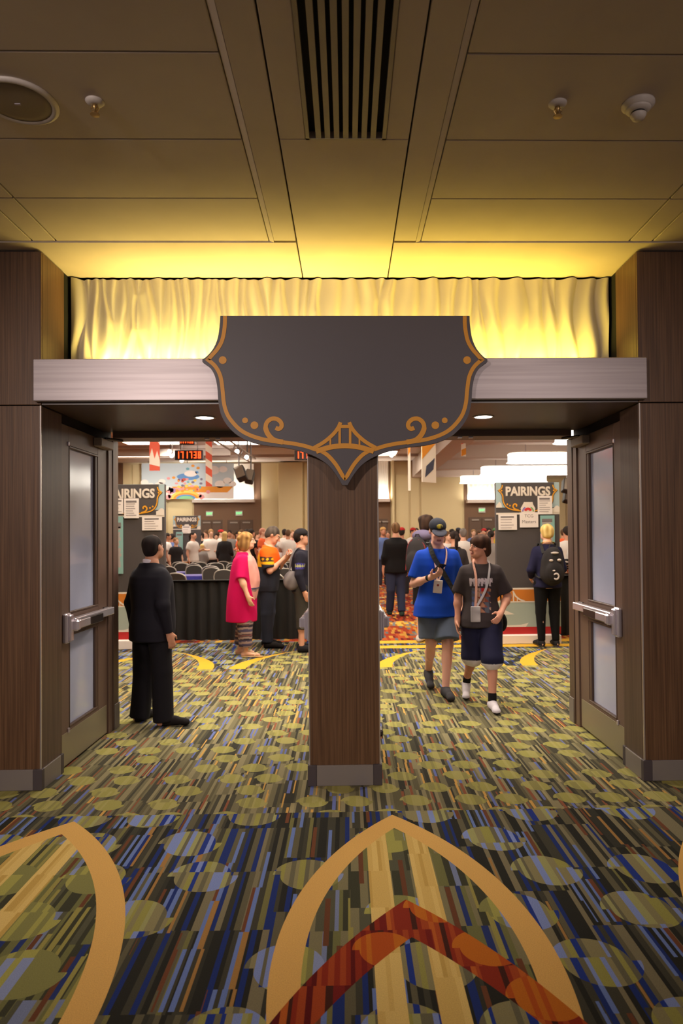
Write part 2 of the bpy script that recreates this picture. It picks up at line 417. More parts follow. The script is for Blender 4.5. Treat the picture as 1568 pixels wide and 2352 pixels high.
# slotted air vent set in the centre strip: frame and blades
vent = empty('air_vent', (0, 2.4, HC), label='long slotted air vent in the ceiling centre', cat='vent')
m = MB(); m.box(VX0, VX0+.018, -.5, VY1, HC-.004, HC+.03).box(VX1-.018, VX1, -.5, VY1, HC-.004, HC+.03).box(VX0, VX1, VY1-.012, VY1, HC-.004, HC+.03)
m.build('vent_frame', 'grille_paint', vent)
bx0, bx1 = VX0+.018, VX1-.018; pitch = (bx1-bx0)/8
for k in range(7):
    xc = bx0+pitch*(k+1); MB().box(xc-.0125, xc+.0125, -.5, VY1-.012, HC-.003, HC+.033).build('blade', 'grille_paint', vent)
# ceiling fittings
def sprinkler(p, lab):
    t = empty('sprinkler_head', p, label=lab, cat='sprinkler', group='ceiling sprinklers')
    MB().lathe([(.001,.0),(.040,.0),(.040,-.004),(.030,-.014),(.016,-.016)], p, 20).build('escutcheon', 'white_plastic', t, True)
    MB().lathe([(.011,-.012),(.011,-.03),(.007,-.034),(.006,-.05)], p, 12).build('nozzle', 'brass', t, True)
    m = MB()
    for s in (-1, 1): m.tube([(p[0]+s*.010,p[1],p[2]-.02),(p[0]+s*.016,p[1],p[2]-.034),(p[0]+s*.004,p[1],p[2]-.056)], .003, 6)
    m.lathe([(.004,-.054),(.020,-.057),(.020,-.060),(.003,-.061)], p, 14); m.build('deflector', 'brass', t)
ZS = HC+.008
sprinkler((-1.075, 3.0, ZS), 'small brass sprinkler head in left ceiling near round speaker')
sprinkler((.935, 3.0, ZS), 'small brass sprinkler head in right ceiling near smoke detector')
p = (1.290, 3.0, ZS); t = empty('smoke_detector', p, label='white domed smoke detector on the right ceiling', cat='smoke detector')
MB().lathe([(.001,0),(.070,0),(.070,-.010),(.058,-.018),(.056,-.024)], p, 28).build('mounting_base', 'white_plastic', t, True)
MB().lathe([(.054,-.022),(.050,-.032),(.034,-.040)], p, 28).build('housing', 'white_plastic', t, True)
MB().lathe([(.030,-.036),(.030,-.050)], p, 20).build('sensing_slot', 'gap_black', t, True)
MB().lathe([(.034,-.048),(.034,-.054),(.026,-.068),(.010,-.074),(.001,-.074)], p, 20).build('sensor_cap', 'white_plastic', t, True)
p = (-1.405, 3.0, ZS); t = empty('ceiling_speaker', p, label='large round ceiling speaker at the left photo edge', cat='speaker')
MB().lathe([(.135,0),(.165,0),(.166,-.008),(.150,-.016),(.136,-.010)], p, 40, cap=False).build('rim', 'white_plastic', t, True)
MB().lathe([(.137,-.004),(.137,-.009),(.10,-.012),(.001,-.014)], p, 40).build('grille', 'speaker_mesh', t, True)
MB().box(p[0]-.012, p[0]+.012, p[1]-.005, p[1]+.005, p[2]-.017, p[2]-.012).build('badge', 'chrome', t)

# ------------------------------------------------------------------ walls flanking the doorway
def side_wall(name, x_in, x_out, lab):
    s = 1 if x_out > x_in else -1
    xa, xb = sorted((x_in + s*.055, x_out))
    W = MB().box(xa, xb, YF+.02, YD-.01, 0, 3.75).build(name, 'core_dark', label=lab, **S)
    a, b = sorted((x_in, x_in+s*1.42))
    for z0, z1, nm in ((.10, HS-.004, 'lower'), (HS+.004, HC-.012, 'upper')):
        MB().bbox(a, b, YF-(.004 if nm == 'lower' else 0), YF+.022, z0, z1, .002).build('wood_panel', 'wood', W)
    a2, b2 = sorted((x_in+s*1.43, x_out)); MB().bbox(a2, b2, YF, YF+.022, .10, HC-.012, .002).build('wood_panel', 'wood', W)
    # reveal: wood face beside the passage, below and above the header
    a, b = sorted((x_in+.0*s, x_in+s*.057))
    MB().bbox(a, b, YF+.024, 4.86, .10, HS-.004, .002).build('reveal_panel', 'wood_dark', W)
    MB().bbox(a, b, YF+.024, 4.90, 2.66, HC-.012, .002).build('reveal_panel', 'wood', W)
    a3, b3 = sorted((x_in+s*.012, x_in+s*.057)); MB().box(a3, b3, 4.90, 5.04, 2.50, HC).build('shadow_gap', 'gap_black', W)
    MB().bbox(*sorted((x_in-s*.004, x_in+s*.006)), YF-.008, YF+.006, .132, HS-.002, .002).build('corner_trim', 'trim_edge', W)
    # far jamb towards the hall
    a4, b4 = sorted((x_in+s*.002, x_in+s*.06))
    MB().bbox(a4, b4, 5.81, 5.90, 0, 2.44, .004).build('door_jamb', 'door_frame_paint', W)
    a5, b5 = sorted((x_in-s*.004, x_in+s*.06))
    MB().bbox(a5, b5, 5.905, YD, 0, 2.44, .004).build('reveal_panel', 'wood_dark', W)
    MB().bbox(*sorted((x_in-s*.010, x_in-s*.002)), 5.93, YD+.004, 0, .21, .002).build('base_strip', 'base_metal', W)
    return W
wl = side_wall('wall_left', XL, -3.9, 'brown wood panelled wall left of the doorway')
wr = side_wall('wall_right', XR, 3.9, 'brown wood panelled wall right of the doorway')
def baseboard(name, x_in, s, lab):
    b = MB().bbox(*sorted((x_in+s*.045, x_in+s*1.9)), YF-.016, YF-.002, 0, .132, .003).build(name, 'base_metal', label=lab, **S)
    m = MB(); m.bbox(*sorted((x_in-s*.014, x_in+s*.045)), YF-.019, YF+.02, 0, .134, .003).build('corner_piece', 'base_corner', b)
    MB().bbox(*sorted((x_in-s*.012, x_in)), YF+.02, 4.82, 0, .132, .002).build('return', 'base_metal', b)
    MB().bbox(*sorted((x_in-s*.014, x_in+s*.01)), 4.82, 4.86, 0, .134, .002).build('end_piece', 'base_corner', b)
baseboard('baseboard_left', XL, -1, 'grey metal skirting at the foot of left wall')
baseboard('baseboard_right', XR, 1, 'grey metal skirting at the foot of right wall')
# centre pier between the two pairs of doors
wc = MB().box(CX1+.03, CX2-.03, YF+.02, YD-.01, 0, HS).build('wall_center', 'core_dark', label='brown wood clad pier between the two door openings', **S)
MB().bbox(CX1, CX2, YF-.002, YF+.022, .10, HS-.002, .002).build('wood_panel', 'wood', wc)
for xs, s in ((CX1, 1), (CX2, -1)):
    MB().bbox(*sorted((xs, xs+s*.032)), YF+.024, 4.86, .10, HS-.002, .002).build('reveal_panel', 'wood_dark', wc)
    MB().bbox(*sorted((xs+s*.002, xs+s*.04)), 5.81, YD, 0, HS-.002, .003).build('door_jamb', 'door_frame_paint', wc)
    MB().bbox(*sorted((xs-s*.003, xs+s*.005)), YF-.006, YF+.006, .132, HS-.002, .002).build('corner_trim', 'trim_edge', wc)
b = MB().bbox(CX1+.045, CX2-.045, YF-.016, YF-.002, 0, .132, .003).build('baseboard_center', 'base_metal', label='grey metal skirting around the foot of centre pier', **S)
for xs, s in ((CX1, 1), (CX2, -1)):
    MB().bbox(*sorted((xs-s*.012, xs+s*.045)), YF-.019, YF+.02, 0, .134, .003).build('corner_piece', 'base_corner', b)
    MB().bbox(*sorted((xs-s*.012, xs)), YF+.02, 4.84, 0, .132, .002).build('return', 'base_metal', b)

# metal header, soffit, rippled panel
hd = MB().bbox(-2.004, 1.962, 4.485, 4.533, 2.491, 2.760, .004).build('trim_1', 'brushed_steel', label='brushed silver metal header beam above the doors', **S)
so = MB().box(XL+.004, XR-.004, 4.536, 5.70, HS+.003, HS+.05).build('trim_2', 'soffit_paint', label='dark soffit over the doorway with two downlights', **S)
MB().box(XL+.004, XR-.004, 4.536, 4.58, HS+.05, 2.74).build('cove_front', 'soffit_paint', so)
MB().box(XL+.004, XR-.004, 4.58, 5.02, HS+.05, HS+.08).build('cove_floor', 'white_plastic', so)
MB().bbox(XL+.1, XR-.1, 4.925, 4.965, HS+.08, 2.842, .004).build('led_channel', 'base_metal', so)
MB().bbox(XL+.07, CX1-.01, 5.70, 5.90, 2.425, HS+.05, .004).build('head_frame', 'door_frame_paint', so)
MB().bbox(CX2+.01, XR-.07, 5.70, 5.90, 2.425, HS+.05, .004).build('head_frame', 'door_frame_paint', so)
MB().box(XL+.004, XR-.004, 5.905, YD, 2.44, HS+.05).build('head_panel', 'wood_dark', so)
for xc in (-1.10, .98):
    for d in (-.045, .045): MB().bbox(xc+d-.02, xc+d+.02, 5.715, 5.74, 2.412, 2.4255, .003).build('strike', 'chrome', so)
for x, y, lab in ((-1.022, 5.033, 'round recessed downlight in soffit over the left doors'), (1.0, 5.055, 'round recessed downlight in soffit over the right doors')):
    t = empty('downlight', (x, y, HS+.003), label=lab, cat='downlight', group='soffit downlights')
    MB().lathe([(.064,0),(.078,0),(.079,-.004),(.066,-.006)], (x, y, HS+.003), 32, cap=False).build('trim_ring', 'white_plastic', t, True)
    mat('lamp_warm', (1,1,1,1), emit=C(255, 236, 222), estr=14)
    MB().lathe([(.001,-.003),(.064,-.003),(.064,-.001)], (x, y, HS+.003), 32).build('lens', 'lamp_warm', t)
    d = bpy.data.lights.new('downlight_beam', 'SPOT'); d.energy = 60; d.color = (1, .86, .72); d.spot_size = 1.9; d.spot_blend = .7; d.shadow_soft_size = .06
    o = bpy.data.objects.new('downlight_beam', d); COL.objects.link(o); o.location = (x, y, HS-.02); o.parent = None
# wall above the doors behind the ripples
MB().box(-3.9, 3.9, 5.34, 5.70, HS+.06, 3.75).build('wall_over_doors', 'core_dark', label='wall above the door openings', **S)
def ripple():
    nx, nz = 620, 56; x0, x1, z0, z1 = XL+.012, XR-.012, 2.56, 3.474
    rng = random.Random(5); cents = []; x = x0-.1
    while x < x1+.2: cents.append((x, rng.uniform(0, 6.28), rng.uniform(5, 8.5), rng.uniform(.008, .022), rng.uniform(.55, 1.0))); x += rng.choice([.04, .055, .08, .10, .13, .16])*1.0
    v = []; xs = np.linspace(x0, x1, nx); zs = np.linspace(z0, z1, nz)
    cx = np.array([c[0] for c in cents]); ph = np.array([c[1] for c in cents]); fr = np.array([c[2] for c in cents]); am = np.array([c[3] for c in cents]); hh = np.array([c[4] for c in cents])
    for z in zs:
        c = np.sort(cx + am*2.0*np.sin(fr*z+ph)); k = np.clip(np.searchsorted(c, xs)-1, 0, len(c)-2)
        wdt = np.maximum(c[k+1]-c[k], .012); t = np.clip((xs-c[k])/wdt, 0, 1)
        amp = np.minimum(.042, wdt*.42)*hh[k]*(.85+.25*np.abs(xs)/1.9)
        prof = amp*(np.sin(np.pi*t**1.7))
        for i in range(nx): v.append((xs[i], YP - prof[i], z + (.004*math.sin(xs[i]*31) if z == zs[-1] else 0)))
    f = [[j*nx+i, j*nx+i+1, (j+1)*nx+i+1, (j+1)*nx+i] for j in range(nz-1) for i in range(nx-1)]
    m = MB(); m.v, m.f = v, f
    # side and back faces give the panel its thickness
    b = len(m.v); m.v += [(x0, YP+.03, z0), (x1, YP+.03, z0), (x1, YP+.03, z1), (x0, YP+.03, z1)]; m.f.append([b+3, b+2, b+1, b])
    me = m.mesh('rippled_panel', 'ripple_plaster', True, recalc=False); return me
link('rippled_panel', ripple(), label='white rippled plaster panel lit yellow above the header', cat='wall panel')

# ------------------------------------------------------------------ doors, each leaf folded back 90 degrees
def door(name, xf, s, lab, handed=True):
    "xf = visible face plane, s = +1 when the face looks towards +X"
    def bb(m, d0, d1, y0, y1, z0, z1, b=.003): return m.bbox(*sorted((xf+s*d0, xf+s*d1)), y0, y1, z0, z1, b)
    Y0, Y1 = 4.875, 5.80; gy0, gy1 = 5.02, 5.60; th = -.045
    m = MB(); bb(m, th, 0, Y0, gy0, .012, 2.415); bb(m, th, 0, gy1, Y1, .012, 2.415); bb(m, th, 0, gy0, gy1, .012, .262); bb(m, th, 0, gy0, gy1, .93, 1.07); bb(m, th, 0, gy0, gy1, 2.275, 2.415)
    D = m.build(name, 'door_frame_paint', label=lab, **S)
    for z0, z1 in ((.262, .93), (1.07, 2.275)):
        m = MB(); bb(m, -.034, -.024, gy0-.004, gy1+.004, z0-.004, z1+.004, .001); m.build('glass_pane', 'frosted_glass', D)
        m = MB(); bb(m, -.024, -.004, gy1-.045, gy1, z0, z1); bb(m, -.024, .003, gy0, gy0+.012, z0, z1); bb(m, -.024, .003, gy0, gy1, z0, z0+.016); bb(m, -.024, .003, gy0, gy1, z1-.016, z1)
        m.build('glazing_bead', 'wood_dark', D)
    m = MB(); bb(m, 0, .003, Y0+.012, Y1-.02, .02, .245, .001); m.build('kick_plate', 'kick_steel', D)
    # panic bar: rail housing, push pad, lock case, end cap
    pb = MB(); bb(pb, .012, .062, 4.985, 5.80, .985, 1.045, .006); pbo = pb.build('panic_bar', 'chrome', D)
    m = MB(); bb(m, .055, .078, 5.03, 5.50, .965, 1.03, .006); m.build('push_pad', 'chrome_dark', pbo)
    m = MB(); bb(m, .055, .082, 5.02, 5.22, .968, 1.028, .006); m.build('pad_plate', 'chrome', pbo)
    m = MB(); bb(m, 0, .034, 4.895, 4.985, .875, 1.085, .01); bb(m, .03, .050, 4.925, 4.985, .885, 1.075, .008); m.build('lock_case', 'chrome', pbo)
    m = MB(); bb(m, .02, .088, 4.965, 5.02, .955, 1.035, .012); m.build('lock_head', 'chrome', pbo)
    m = MB(); bb(m, 0, .014, 5.70, 5.795, .98, 1.05, .003); m.build('bracket', 'chrome_dark', pbo)
    m = MB(); bb(m, 0, .065, 5.50, 5.785, 2.335, 2.405, .006); cl = m.build('door_closer', 'grille_paint', D)
    m = MB(); m.tube([(xf+s*.05, 5.62, 2.41), (xf+s*.13, 5.80, 2.416)], .011, 8); m.build('closer_arm', 'chrome_dark', cl)
    m = MB(); bb(m, 0, .012, 4.985, 5.005, .235, .27); m.build('door_stop', 'chrome', D)
    m = MB(); bb(m, 0, .010, 4.99, 5.01, 2.27, 2.30); m.build('top_latch', 'chrome', D)
    return D
door('door_1', XL-.014, 1, 'brown glazed door with panic bar, open against left wall')
door('door_2', XR+.014, -1, 'brown glazed door with panic bar, open against right wall')
# leaves against the pier stand 45 mm proud of its core
def inner(name, xf, s, lab): return door(name, xf, s, lab)
inner('door_3', CX1-.004, -1, 'open door leaf hidden behind left side of centre pier')
inner('door_4', CX2+.004, 1, 'open door leaf hidden behind right side of centre pier')
m = MB(); m.bbox(CX2+.02, CX2+.075, 5.62, 5.75, .0, .05, .012).build('kick_stop', 'chrome_dark', label='dark rubber door stop at the pier foot on carpet', cat='door stop')

# ------------------------------------------------------------------ hanging sign
YS0, YS1 = 4.43, 4.470
def zs(zx, zy): p = at(440+zx/2.24, 680+zy/2.24, YS0); return (p.x, p.z)
CZ = 788
def sym(pts):
    L = smooth_path(pts, 4); return [zs(*p) for p in L] + [zs(2*CZ-p[0], p[1]) for p in reversed(L)]
seg1 = [(147,102),(144,150),(134,215),(112,268),(82,305),(55,326)]
seg2 = [(55,338),(92,366),(118,408),(132,470),(137,540),(150,605),(180,662),(225,708),(290,745),(370,766),(470,778),(560,797),(640,828),(700,868),(742,918),(775,973)]
L = smooth_path(seg1, 4) + smooth_path(seg2, 4)
outline = [zs(*p) for p in L] + [zs(2*CZ-p[0], p[1]) for p in reversed(L)]
sg = MB().prism(outline, YS0, YS1).build('hanging_sign', 'sign_dark', label='dark shield shaped sign with gold scroll border on header', cat='sign')
g0, g1 = YS0-.003, YS0+.004
k = 1/2.24*4.43/1600*1.0
def both(fn):
    for mir in (0, 1): fn((lambda q: zs(2*CZ-q[0], q[1])) if mir else (lambda q: zs(*q)))
def border(f):
    a = smooth_path([(172,104),(170,160),(158,225),(135,270),(105,305),(84,328)], 5) + smooth_path([(84,328),(122,362),(148,412),(159,480),(166,550),(182,605),(210,648),(250,688),(300,716),(370,738),(450,750),(520,759),(580,771),(640,790)], 5)[1:]
    MB().ribbon([f(p) for p in a], 20*k, g0, g1).build('gold_border', 'sign_gold', sg)
    a = smooth_path([(630,782),(690,812),(735,858),(765,905),(788,946)], 5); MB().ribbon([f(p) for p in a], [20*k]*(len(a)-3)+[17*k,13*k,9*k], g0-.001, g1).build('gold_border', 'sign_gold', sg)
    a = smooth_path([(470,752),(425,742),(396,715),(381,680),(388,650),(412,632),(440,634),(460,652),(462,672),(448,684),(432,678)], 5)
    n = len(a); MB().ribbon([f(p) for p in a], [k*(26 if i < n*.3 else 22) for i in range(n)], g0-.0015, g1).build('gold_scroll', 'sign_gold', sg)
    for (x, y, r) in ((160,330,20),(275,640,15),(323,665,20)):
        c = f((x, y)); MB().disc(c[0], c[1], r*k, g0, g1).build('gold_dot', 'sign_gold', sg)
    # bridge emblem: cable, tower, hangers
    a = smooth_path([(628,782),(680,752),(725,714),(752,680),(766,650)], 5); MB().ribbon([f(p) for p in a], 19*k, g0-.002, g1).build('bridge_cable', 'sign_gold', sg)
    MB().ribbon([f((761,672)), f((761,770))], 13*k, g0-.0025, g1).build('bridge_tower', 'sign_gold', sg)
    MB().ribbon([f((713,722)), f((713,775))], 9*k, g0-.0025, g1).build('bridge_hanger', 'sign_gold', sg)
both(border)
a = smooth_path([(640,800),(690,784),(740,774),(788,771),(836,774),(886,784),(936,800)], 5)
MB().ribbon([zs(*p) for p in a], 26*k, g0-.003, g1).build('bridge_deck', 'sign_gold', sg)
MB().ribbon([zs(757,672), zs(819,672)], 16*k, g0-.0035, g1).build('bridge_beam', 'sign_gold', sg)
for x in (-.5, .46): MB().box(x-.02, x+.02, YS1, 4.485, 2.60, 2.68).build('mounting_bracket', 'chrome_dark', sg)
# ================================================================== THE SETTING: exhibition hall beyond the doors
noisy('hall_beige', C(204, 186, 146), C(210, 192, 152), (1, 1, 1), .8)
mat('hall_beige_panel', C(212, 194, 150), .8); mat('hall_brown', C(116, 86, 62), .7); mat('hall_door', C(92, 70, 54), .6)
mat('hall_ceiling', C(206, 192, 182), .9); mat('hall_beam', C(186, 170, 158), .9)
mat('textured_white', C(235, 228, 216), .8)
YW, ZH, ZR, XBK = 30.0, 4.88, 4.16, 2.9
bw = MB().box(-16, 20, YW, YW+.3, 0, 5.2).build('wall_back', 'hall_beige', label='beige far wall of the hall with brown door bays', **S)
def pw(px0, px1, py0, py1, d, m, name, par=bw, Y=YW, z0=None):
    a = at(px0, py0, Y); b = at(px1, py1, Y)
    return MB().bbox(a.x, b.x, Y-d, Y+.02, b.z if z0 is None else z0, a.z, .01).build(name, m, par)
# left brown bay
pw(445, 600, 1064, 1300, .04, 'hall_brown', 'bay_panel', z0=0)
for a, b in ((600, 640), (270, 278), ): pw(a, b, 1064, 1300, .05, 'hall_beige_panel', 'wall_panel', z0=0)
for a, b in ((283, 303), (305, 326), (326, 384), (386, 443)): pw(a, b, 1068, 1300, .06, 'hall_beige_panel', 'wall_panel', z0=0)
pw(640, 696, 1064, 1300, .32, 'hall_beige_panel', 'pilaster', z0=0)
pw(698, 760, 1064, 1300, .06, 'hall_beige_panel', 'wall_panel', z0=0)
pw(270, 283, 1064, 1300, .07, 'hall_brown', 'bay_panel', z0=0)
# right of the pier
pw(850, 898, 1040, 1300, .04, 'hall_brown', 'bay_panel', z0=0)
pw(898, 906, 1040, 1300, .3, 'hall_beige_panel', 'pilaster', z0=0)
for a, b in ((908, 940), (942, 964), (966, 1063)): pw(a, b, 1090, 1300, .05, 'hall_beige_panel', 'wall_panel', z0=0)
pw(1065, 1143, 1100, 1300, .04, 'hall_brown', 'bay_panel', z0=0)
pw(1145, 1300, 1100, 1300, .05, 'hall_beige_panel', 'wall_panel', z0=0)
def lit_panel(px0, px1, py0, py1, nm):
    a = at(px0, py0, YW-.05); b = at(px1, py1, YW-.05); n = 26; v = []; f = []
    for j in range(13):
        for i in range(n): v.append((a.x+(b.x-a.x)*i/(n-1), YW-.12-.03*math.sin(i*1.7+1.2*math.sin(j*.8)), b.z+(a.z-b.z)*j/12))
    for j in range(12):
        for i in range(n-1): f.append([j*n+i, j*n+i+1, (j+1)*n+i+1, (j+1)*n+i])
    m = MB(); m.v, m.f = v, f; m.poly([(a.x,YW-.05,a.z),(b.x,YW-.05,a.z),(b.x,YW-.05,b.z),(a.x,YW-.05,b.z)]); o = m.build('rippled_panel', 'textured_white', bw, True)
    MB().bbox(a.x-.05, b.x+.05, YW-.42, YW-.02, b.z-.14, b.z, .01).build('light_ledge', 'hall_ceiling', bw)
    area_light('ledge_strip_light', ((a.x+b.x)/2, YW-.26, b.z+.03), b.x-a.x, .1, nm, (1, .93, .82), (0, .35, 1))
lit_panel(447, 583, 1066, 1147, 60); lit_panel(860, 892, 1056, 1146, 26); lit_panel(1072, 1143, 1108, 1148, 30)
DN = [5]
def hall_door(px0, px1, pytop, sx, sy, lab, slab):
    a = at(px0, pytop, YW-.05); b = at(px1, pytop, YW-.05)
    D = MB().box(a.x, b.x, YW-.046, YW-.03, 0, a.z).build('door_%d' % DN[0], 'hall_door', label=lab, **S); DN[0] += 1
    c = (a.x+b.x)/2
    for u0, u1 in ((a.x+.03, c-.012), (c+.012, b.x-.03)):
        lf = MB().bbox(u0, u1, YW-.075, YW-.045, .02, a.z-.04, .008).build('door_leaf', 'hall_door', D)
        MB().bbox(u0+.12, u1-.12, YW-.11, YW-.07, .98, 1.05, .01).build('panic_bar', 'chrome', lf)
        MB().bbox((u0+u1)/2-.16, (u0+u1)/2+.16, YW-.12, YW-.072, a.z-.16, a.z-.09, .01).build('door_closer', 'grille_paint', lf)
    if slab:
        s = at(sx, sy, YW-.06); t = empty('exit_sign', (s.x, YW-.06, s.z), label=slab, cat='exit sign', group='exit signs on the far wall')
        MB().bbox(s.x-.15, s.x+.15, YW-.10, YW-.042, s.z-.11, s.z+.11, .012).build('housing', 'white_plastic', t)
        mat('exit_green', C(120, 220, 150), emit=C(110, 240, 150), estr=1.1)
        link('lettering', text_mesh('lettering', 'EXIT', .13, 'exit_green', .004, .95, .004, Matrix.Translation((s.x, YW-.104, s.z))), t)
hall_door(462, 511, 1194, 481, 1180, 'brown double door under the mural at its left', 'green exit sign under the mural, left of the two')
hall_door(522, 581, 1194, 549, 1179, 'brown double door under the lit panel beside the mural', 'green exit sign under the bright panel, right of the two')
hall_door(862, 890, 1192, 0, 0, 'brown double door just right of the centre pier', None)
hall_door(1075, 1136, 1188, 1106, 1172, 'brown double door left of the right notice board', 'green exit sign above the door left of the right notice board')
# other hall walls
MB().box(-16.3, -16, YD, YW, 0, 5.2).build('wall_hall_left', 'hall_beige', label='beige side wall of the hall, left', **S)
MB().box(20, 20.3, YD, YW, 0, 5.2).build('wall_hall_right', 'hall_beige', label='beige side wall of the hall, right', **S)
m = MB(); m.box(-16, -3.95, YD-.2, YD, 0, 5.2); m.build('wall_hall_front_left', 'hall_beige', label='hall side of the entrance wall, left', **S)
m = MB(); m.box(3.95, 20, YD-.2, YD, 0, 5.2); m.build('wall_hall_front_right', 'hall_beige', label='hall side of the entrance wall, right', **S)
m = MB(); m.box(-3.95, 3.95, YD-.06, YD, HS+.05, 5.2); m.build('wall_hall_front_top', 'hall_beige', label='hall side of the wall above the doors', **S)
hc = MB().box(-16, XBK, YD, YW, ZH, ZH+.2).build('ceiling_hall', 'hall_ceiling', label='white high hall ceiling', **S)
hr = MB().box(XBK, 20, YD, YW, 4.62, 4.8).build('ceiling_hall_right', 'hall_ceiling', label='lower beamed ceiling on the right of the hall', **S)
MB().box(XBK-.1, XBK+.5, YD, YW, ZR, ZH).build('bulkhead', 'hall_beam', hr)
for y in (8.0, 11.7, 15.4, 19.1, 22.9, 26.6, 29.6): MB().bbox(XBK+.5, 20, y-.25, y+.25, ZR, 4.63, .02).build('ceiling_beam', 'hall_beam', hr)
# faint coffer lines of the left ceiling
for y in (24.6, 27.4): MB().box(-12, XBK-.1, y-.06, y+.06, ZH-.10, ZH+.01).build('ceiling_beam', 'hall_beam', hc)
MB().box(-12, -4.2, 25.2, 25.35, ZH-.28, ZH+.01).build('ceiling_beam', 'hall_beam', hc)
# rounded drum pendants
mat('pendant_glow', (1,1,1,1), emit=C(255, 246, 230), estr=7); mat('pendant_top', C(220, 214, 204), .6)
def rrect(x0, x1, y0, y1, r, n=8):
    out = []
    for cx, cy, a0 in ((x1-r,y1-r,0),(x0+r,y1-r,90),(x0+r,y0+r,180),(x1-r,y0+r,270)):
        for k in range(n+1): a = math.radians(a0+90*k/n); out.append((cx+r*math.cos(a), cy+r*math.sin(a)))
    return out
def pendant(x0, x1, y, lab):
    z0, z1 = 3.74, 4.00; t = empty('pendant_lamp', ((x0+x1)/2, y, z0), label=lab, cat='pendant lamp', group='glowing rounded pendant lamps')
    m = MB(); o = rrect(x0, x1, y-.36, y+.36, .3); n = len(o)
    prof = [(0, z0), (-.03, z0+.02), (-.04, z0+.06), (-.04, z1-.05), (-.03, z1-.01)]
    cx, cy = (x0+x1)/2, y
    for dd, z in prof:
        for px, py in o: m.v.append((px - (0 if dd < 0 else 0) + (-dd-.04)*(-1 if px > cx else 1), py + (-dd-.04)*(-1 if py > cy else 1), z))
    for k in range(len(prof)-1):
        for j in range(n): m.f.append([k*n+j, k*n+(j+1) % n, (k+1)*n+(j+1) % n, (k+1)*n+j])
    m.f.append(list(range(n))); m.build('glowing_shade', 'pendant_glow', t)
    m = MB(); m.v = [(a, b, z1-.008) for a, b in o] + [(a, b, z1+.02) for a, b in o]; m.f = [list(range(n)), [n+j for j in range(n)]] + [[j, (j+1) % n, n+(j+1) % n, n+j] for j in range(n)]
    m.build('top_plate', 'pendant_top', t)
    for sx in (x0+.5, x1-.5): MB().tube([(sx, y, z1+.015), (sx, y, 4.625)], .012, 6).build('suspension_rod', 'chrome', t)
pendant(4.72, 8.1, 20.2, 'glowing rounded pendant lamp, highest of the three at right')
pendant(4.66, 8.0, 24.0, 'glowing rounded pendant lamp, middle of the three at right')
pendant(4.55, 7.95, 27.7, 'glowing rounded pendant lamp, lowest and farthest of the three at right')
for i, y in enumerate((9.0, 12.4, 15.9)): pendant(4.82, 8.2, y, ('assumed rounded pendant lamp above the right notice board', 'assumed rounded pendant lamp beyond the right notice board', 'glowing rounded pendant lamp before the three in view')[i])  # nearest two are assumed, out of view, added for light
# flat luminous ceiling panels
mat('ceiling_panel_glow', (1,1,1,1), emit=C(255, 244, 226), estr=18)
def ceil_light(x, y, w_, d_, lab):
    t = empty('ceiling_light', (x, y, ZH), label=lab, cat='ceiling light', group='flat ceiling lights of the hall')
    MB().box(x-w_/2, x+w_/2, y-d_/2, y+d_/2, ZH-.05, ZH-.03).build('diffuser', 'ceiling_panel_glow', t)
    m = MB(); e = .08
    m.box(x-w_/2-e, x+w_/2+e, y-d_/2-e, y-d_/2, ZH-.07, ZH).box(x-w_/2-e, x+w_/2+e, y+d_/2, y+d_/2+e, ZH-.07, ZH).box(x-w_/2-e, x-w_/2, y-d_/2, y+d_/2, ZH-.07, ZH).box(x+w_/2, x+w_/2+e, y-d_/2, y+d_/2, ZH-.07, ZH)
    m.box(x-w_/2, x+w_/2, y-d_/2, y+d_/2, ZH-.029, ZH-.005); m.build('light_frame', 'hall_ceiling', t)
ceil_light(-6.3, 23.0, 2.2, 1.5, 'flat bright ceiling light above the mural banner')
ceil_light(-3.6, 23.4, 1.6, 1.0, 'flat bright ceiling light above the spotlights')
for x, y, l in ((-1.5, 7.0, 'added fill light panel over the suited man'), (1.5, 7.0, 'added fill light panel over the walking boys'), (-2.6, 9.6, 'assumed flat ceiling light just inside the left doors'), (.6, 9.6, 'assumed flat ceiling light just inside behind the pier'), (-4.0, 14.5, 'assumed flat ceiling light over the near chair rows'), (.6, 14.5, 'assumed flat ceiling light over the hall aisle'), (-9.0, 19.5, 'assumed flat ceiling light over the far left hall'), (0, 20.0, 'assumed flat ceiling light over the far aisle'), (-8.5, 26.6, 'added fill light panel before the far wall at left'), (.8, 26.6, 'assumed flat ceiling light before the far wall behind pier')):  # panels over suited man, walking boys and by far left wall are added fill, the rest assumed
    ceil_light(x, y, 2.2, 1.3, l)

# ------------------------------------------------------------------ mural banner, hung in front of the far wall
mat('mural_sky', C(190, 200, 204), .8); mat('mural_cloud', C(232, 220, 212), .8); mat('mural_orange', C(222, 144, 52), .8)
for nm, c in dict(mural_blue=(96, 140, 190), mural_red=(196, 92, 76), mural_purple=(160, 126, 170), mural_yellow=(238, 196, 90), mural_green=(130, 190, 140), mural_dark=(120, 110, 130), mural_teal=(110, 160, 170), mural_pink=(226, 150, 150)).items(): mat(nm, C(*c), .8)
YM = 29.35
def mp_(px, py, Y=YM): p = at(px, py, Y); return (p.x, p.z)
mu = MB().prism([mp_(325, 1064), mp_(537, 1064), mp_(537, 1146), mp_(325, 1146)], YM, YM+.02).build('mural_banner', 'mural_sky', label='wide pale mural banner with clouds and colourful shapes', cat='banner')
def blob(pts, m, nm, k): MB().prism([mp_(*p) for p in pts], YM-.004*k, YM-.004*k+.003).build(nm, m, mu)
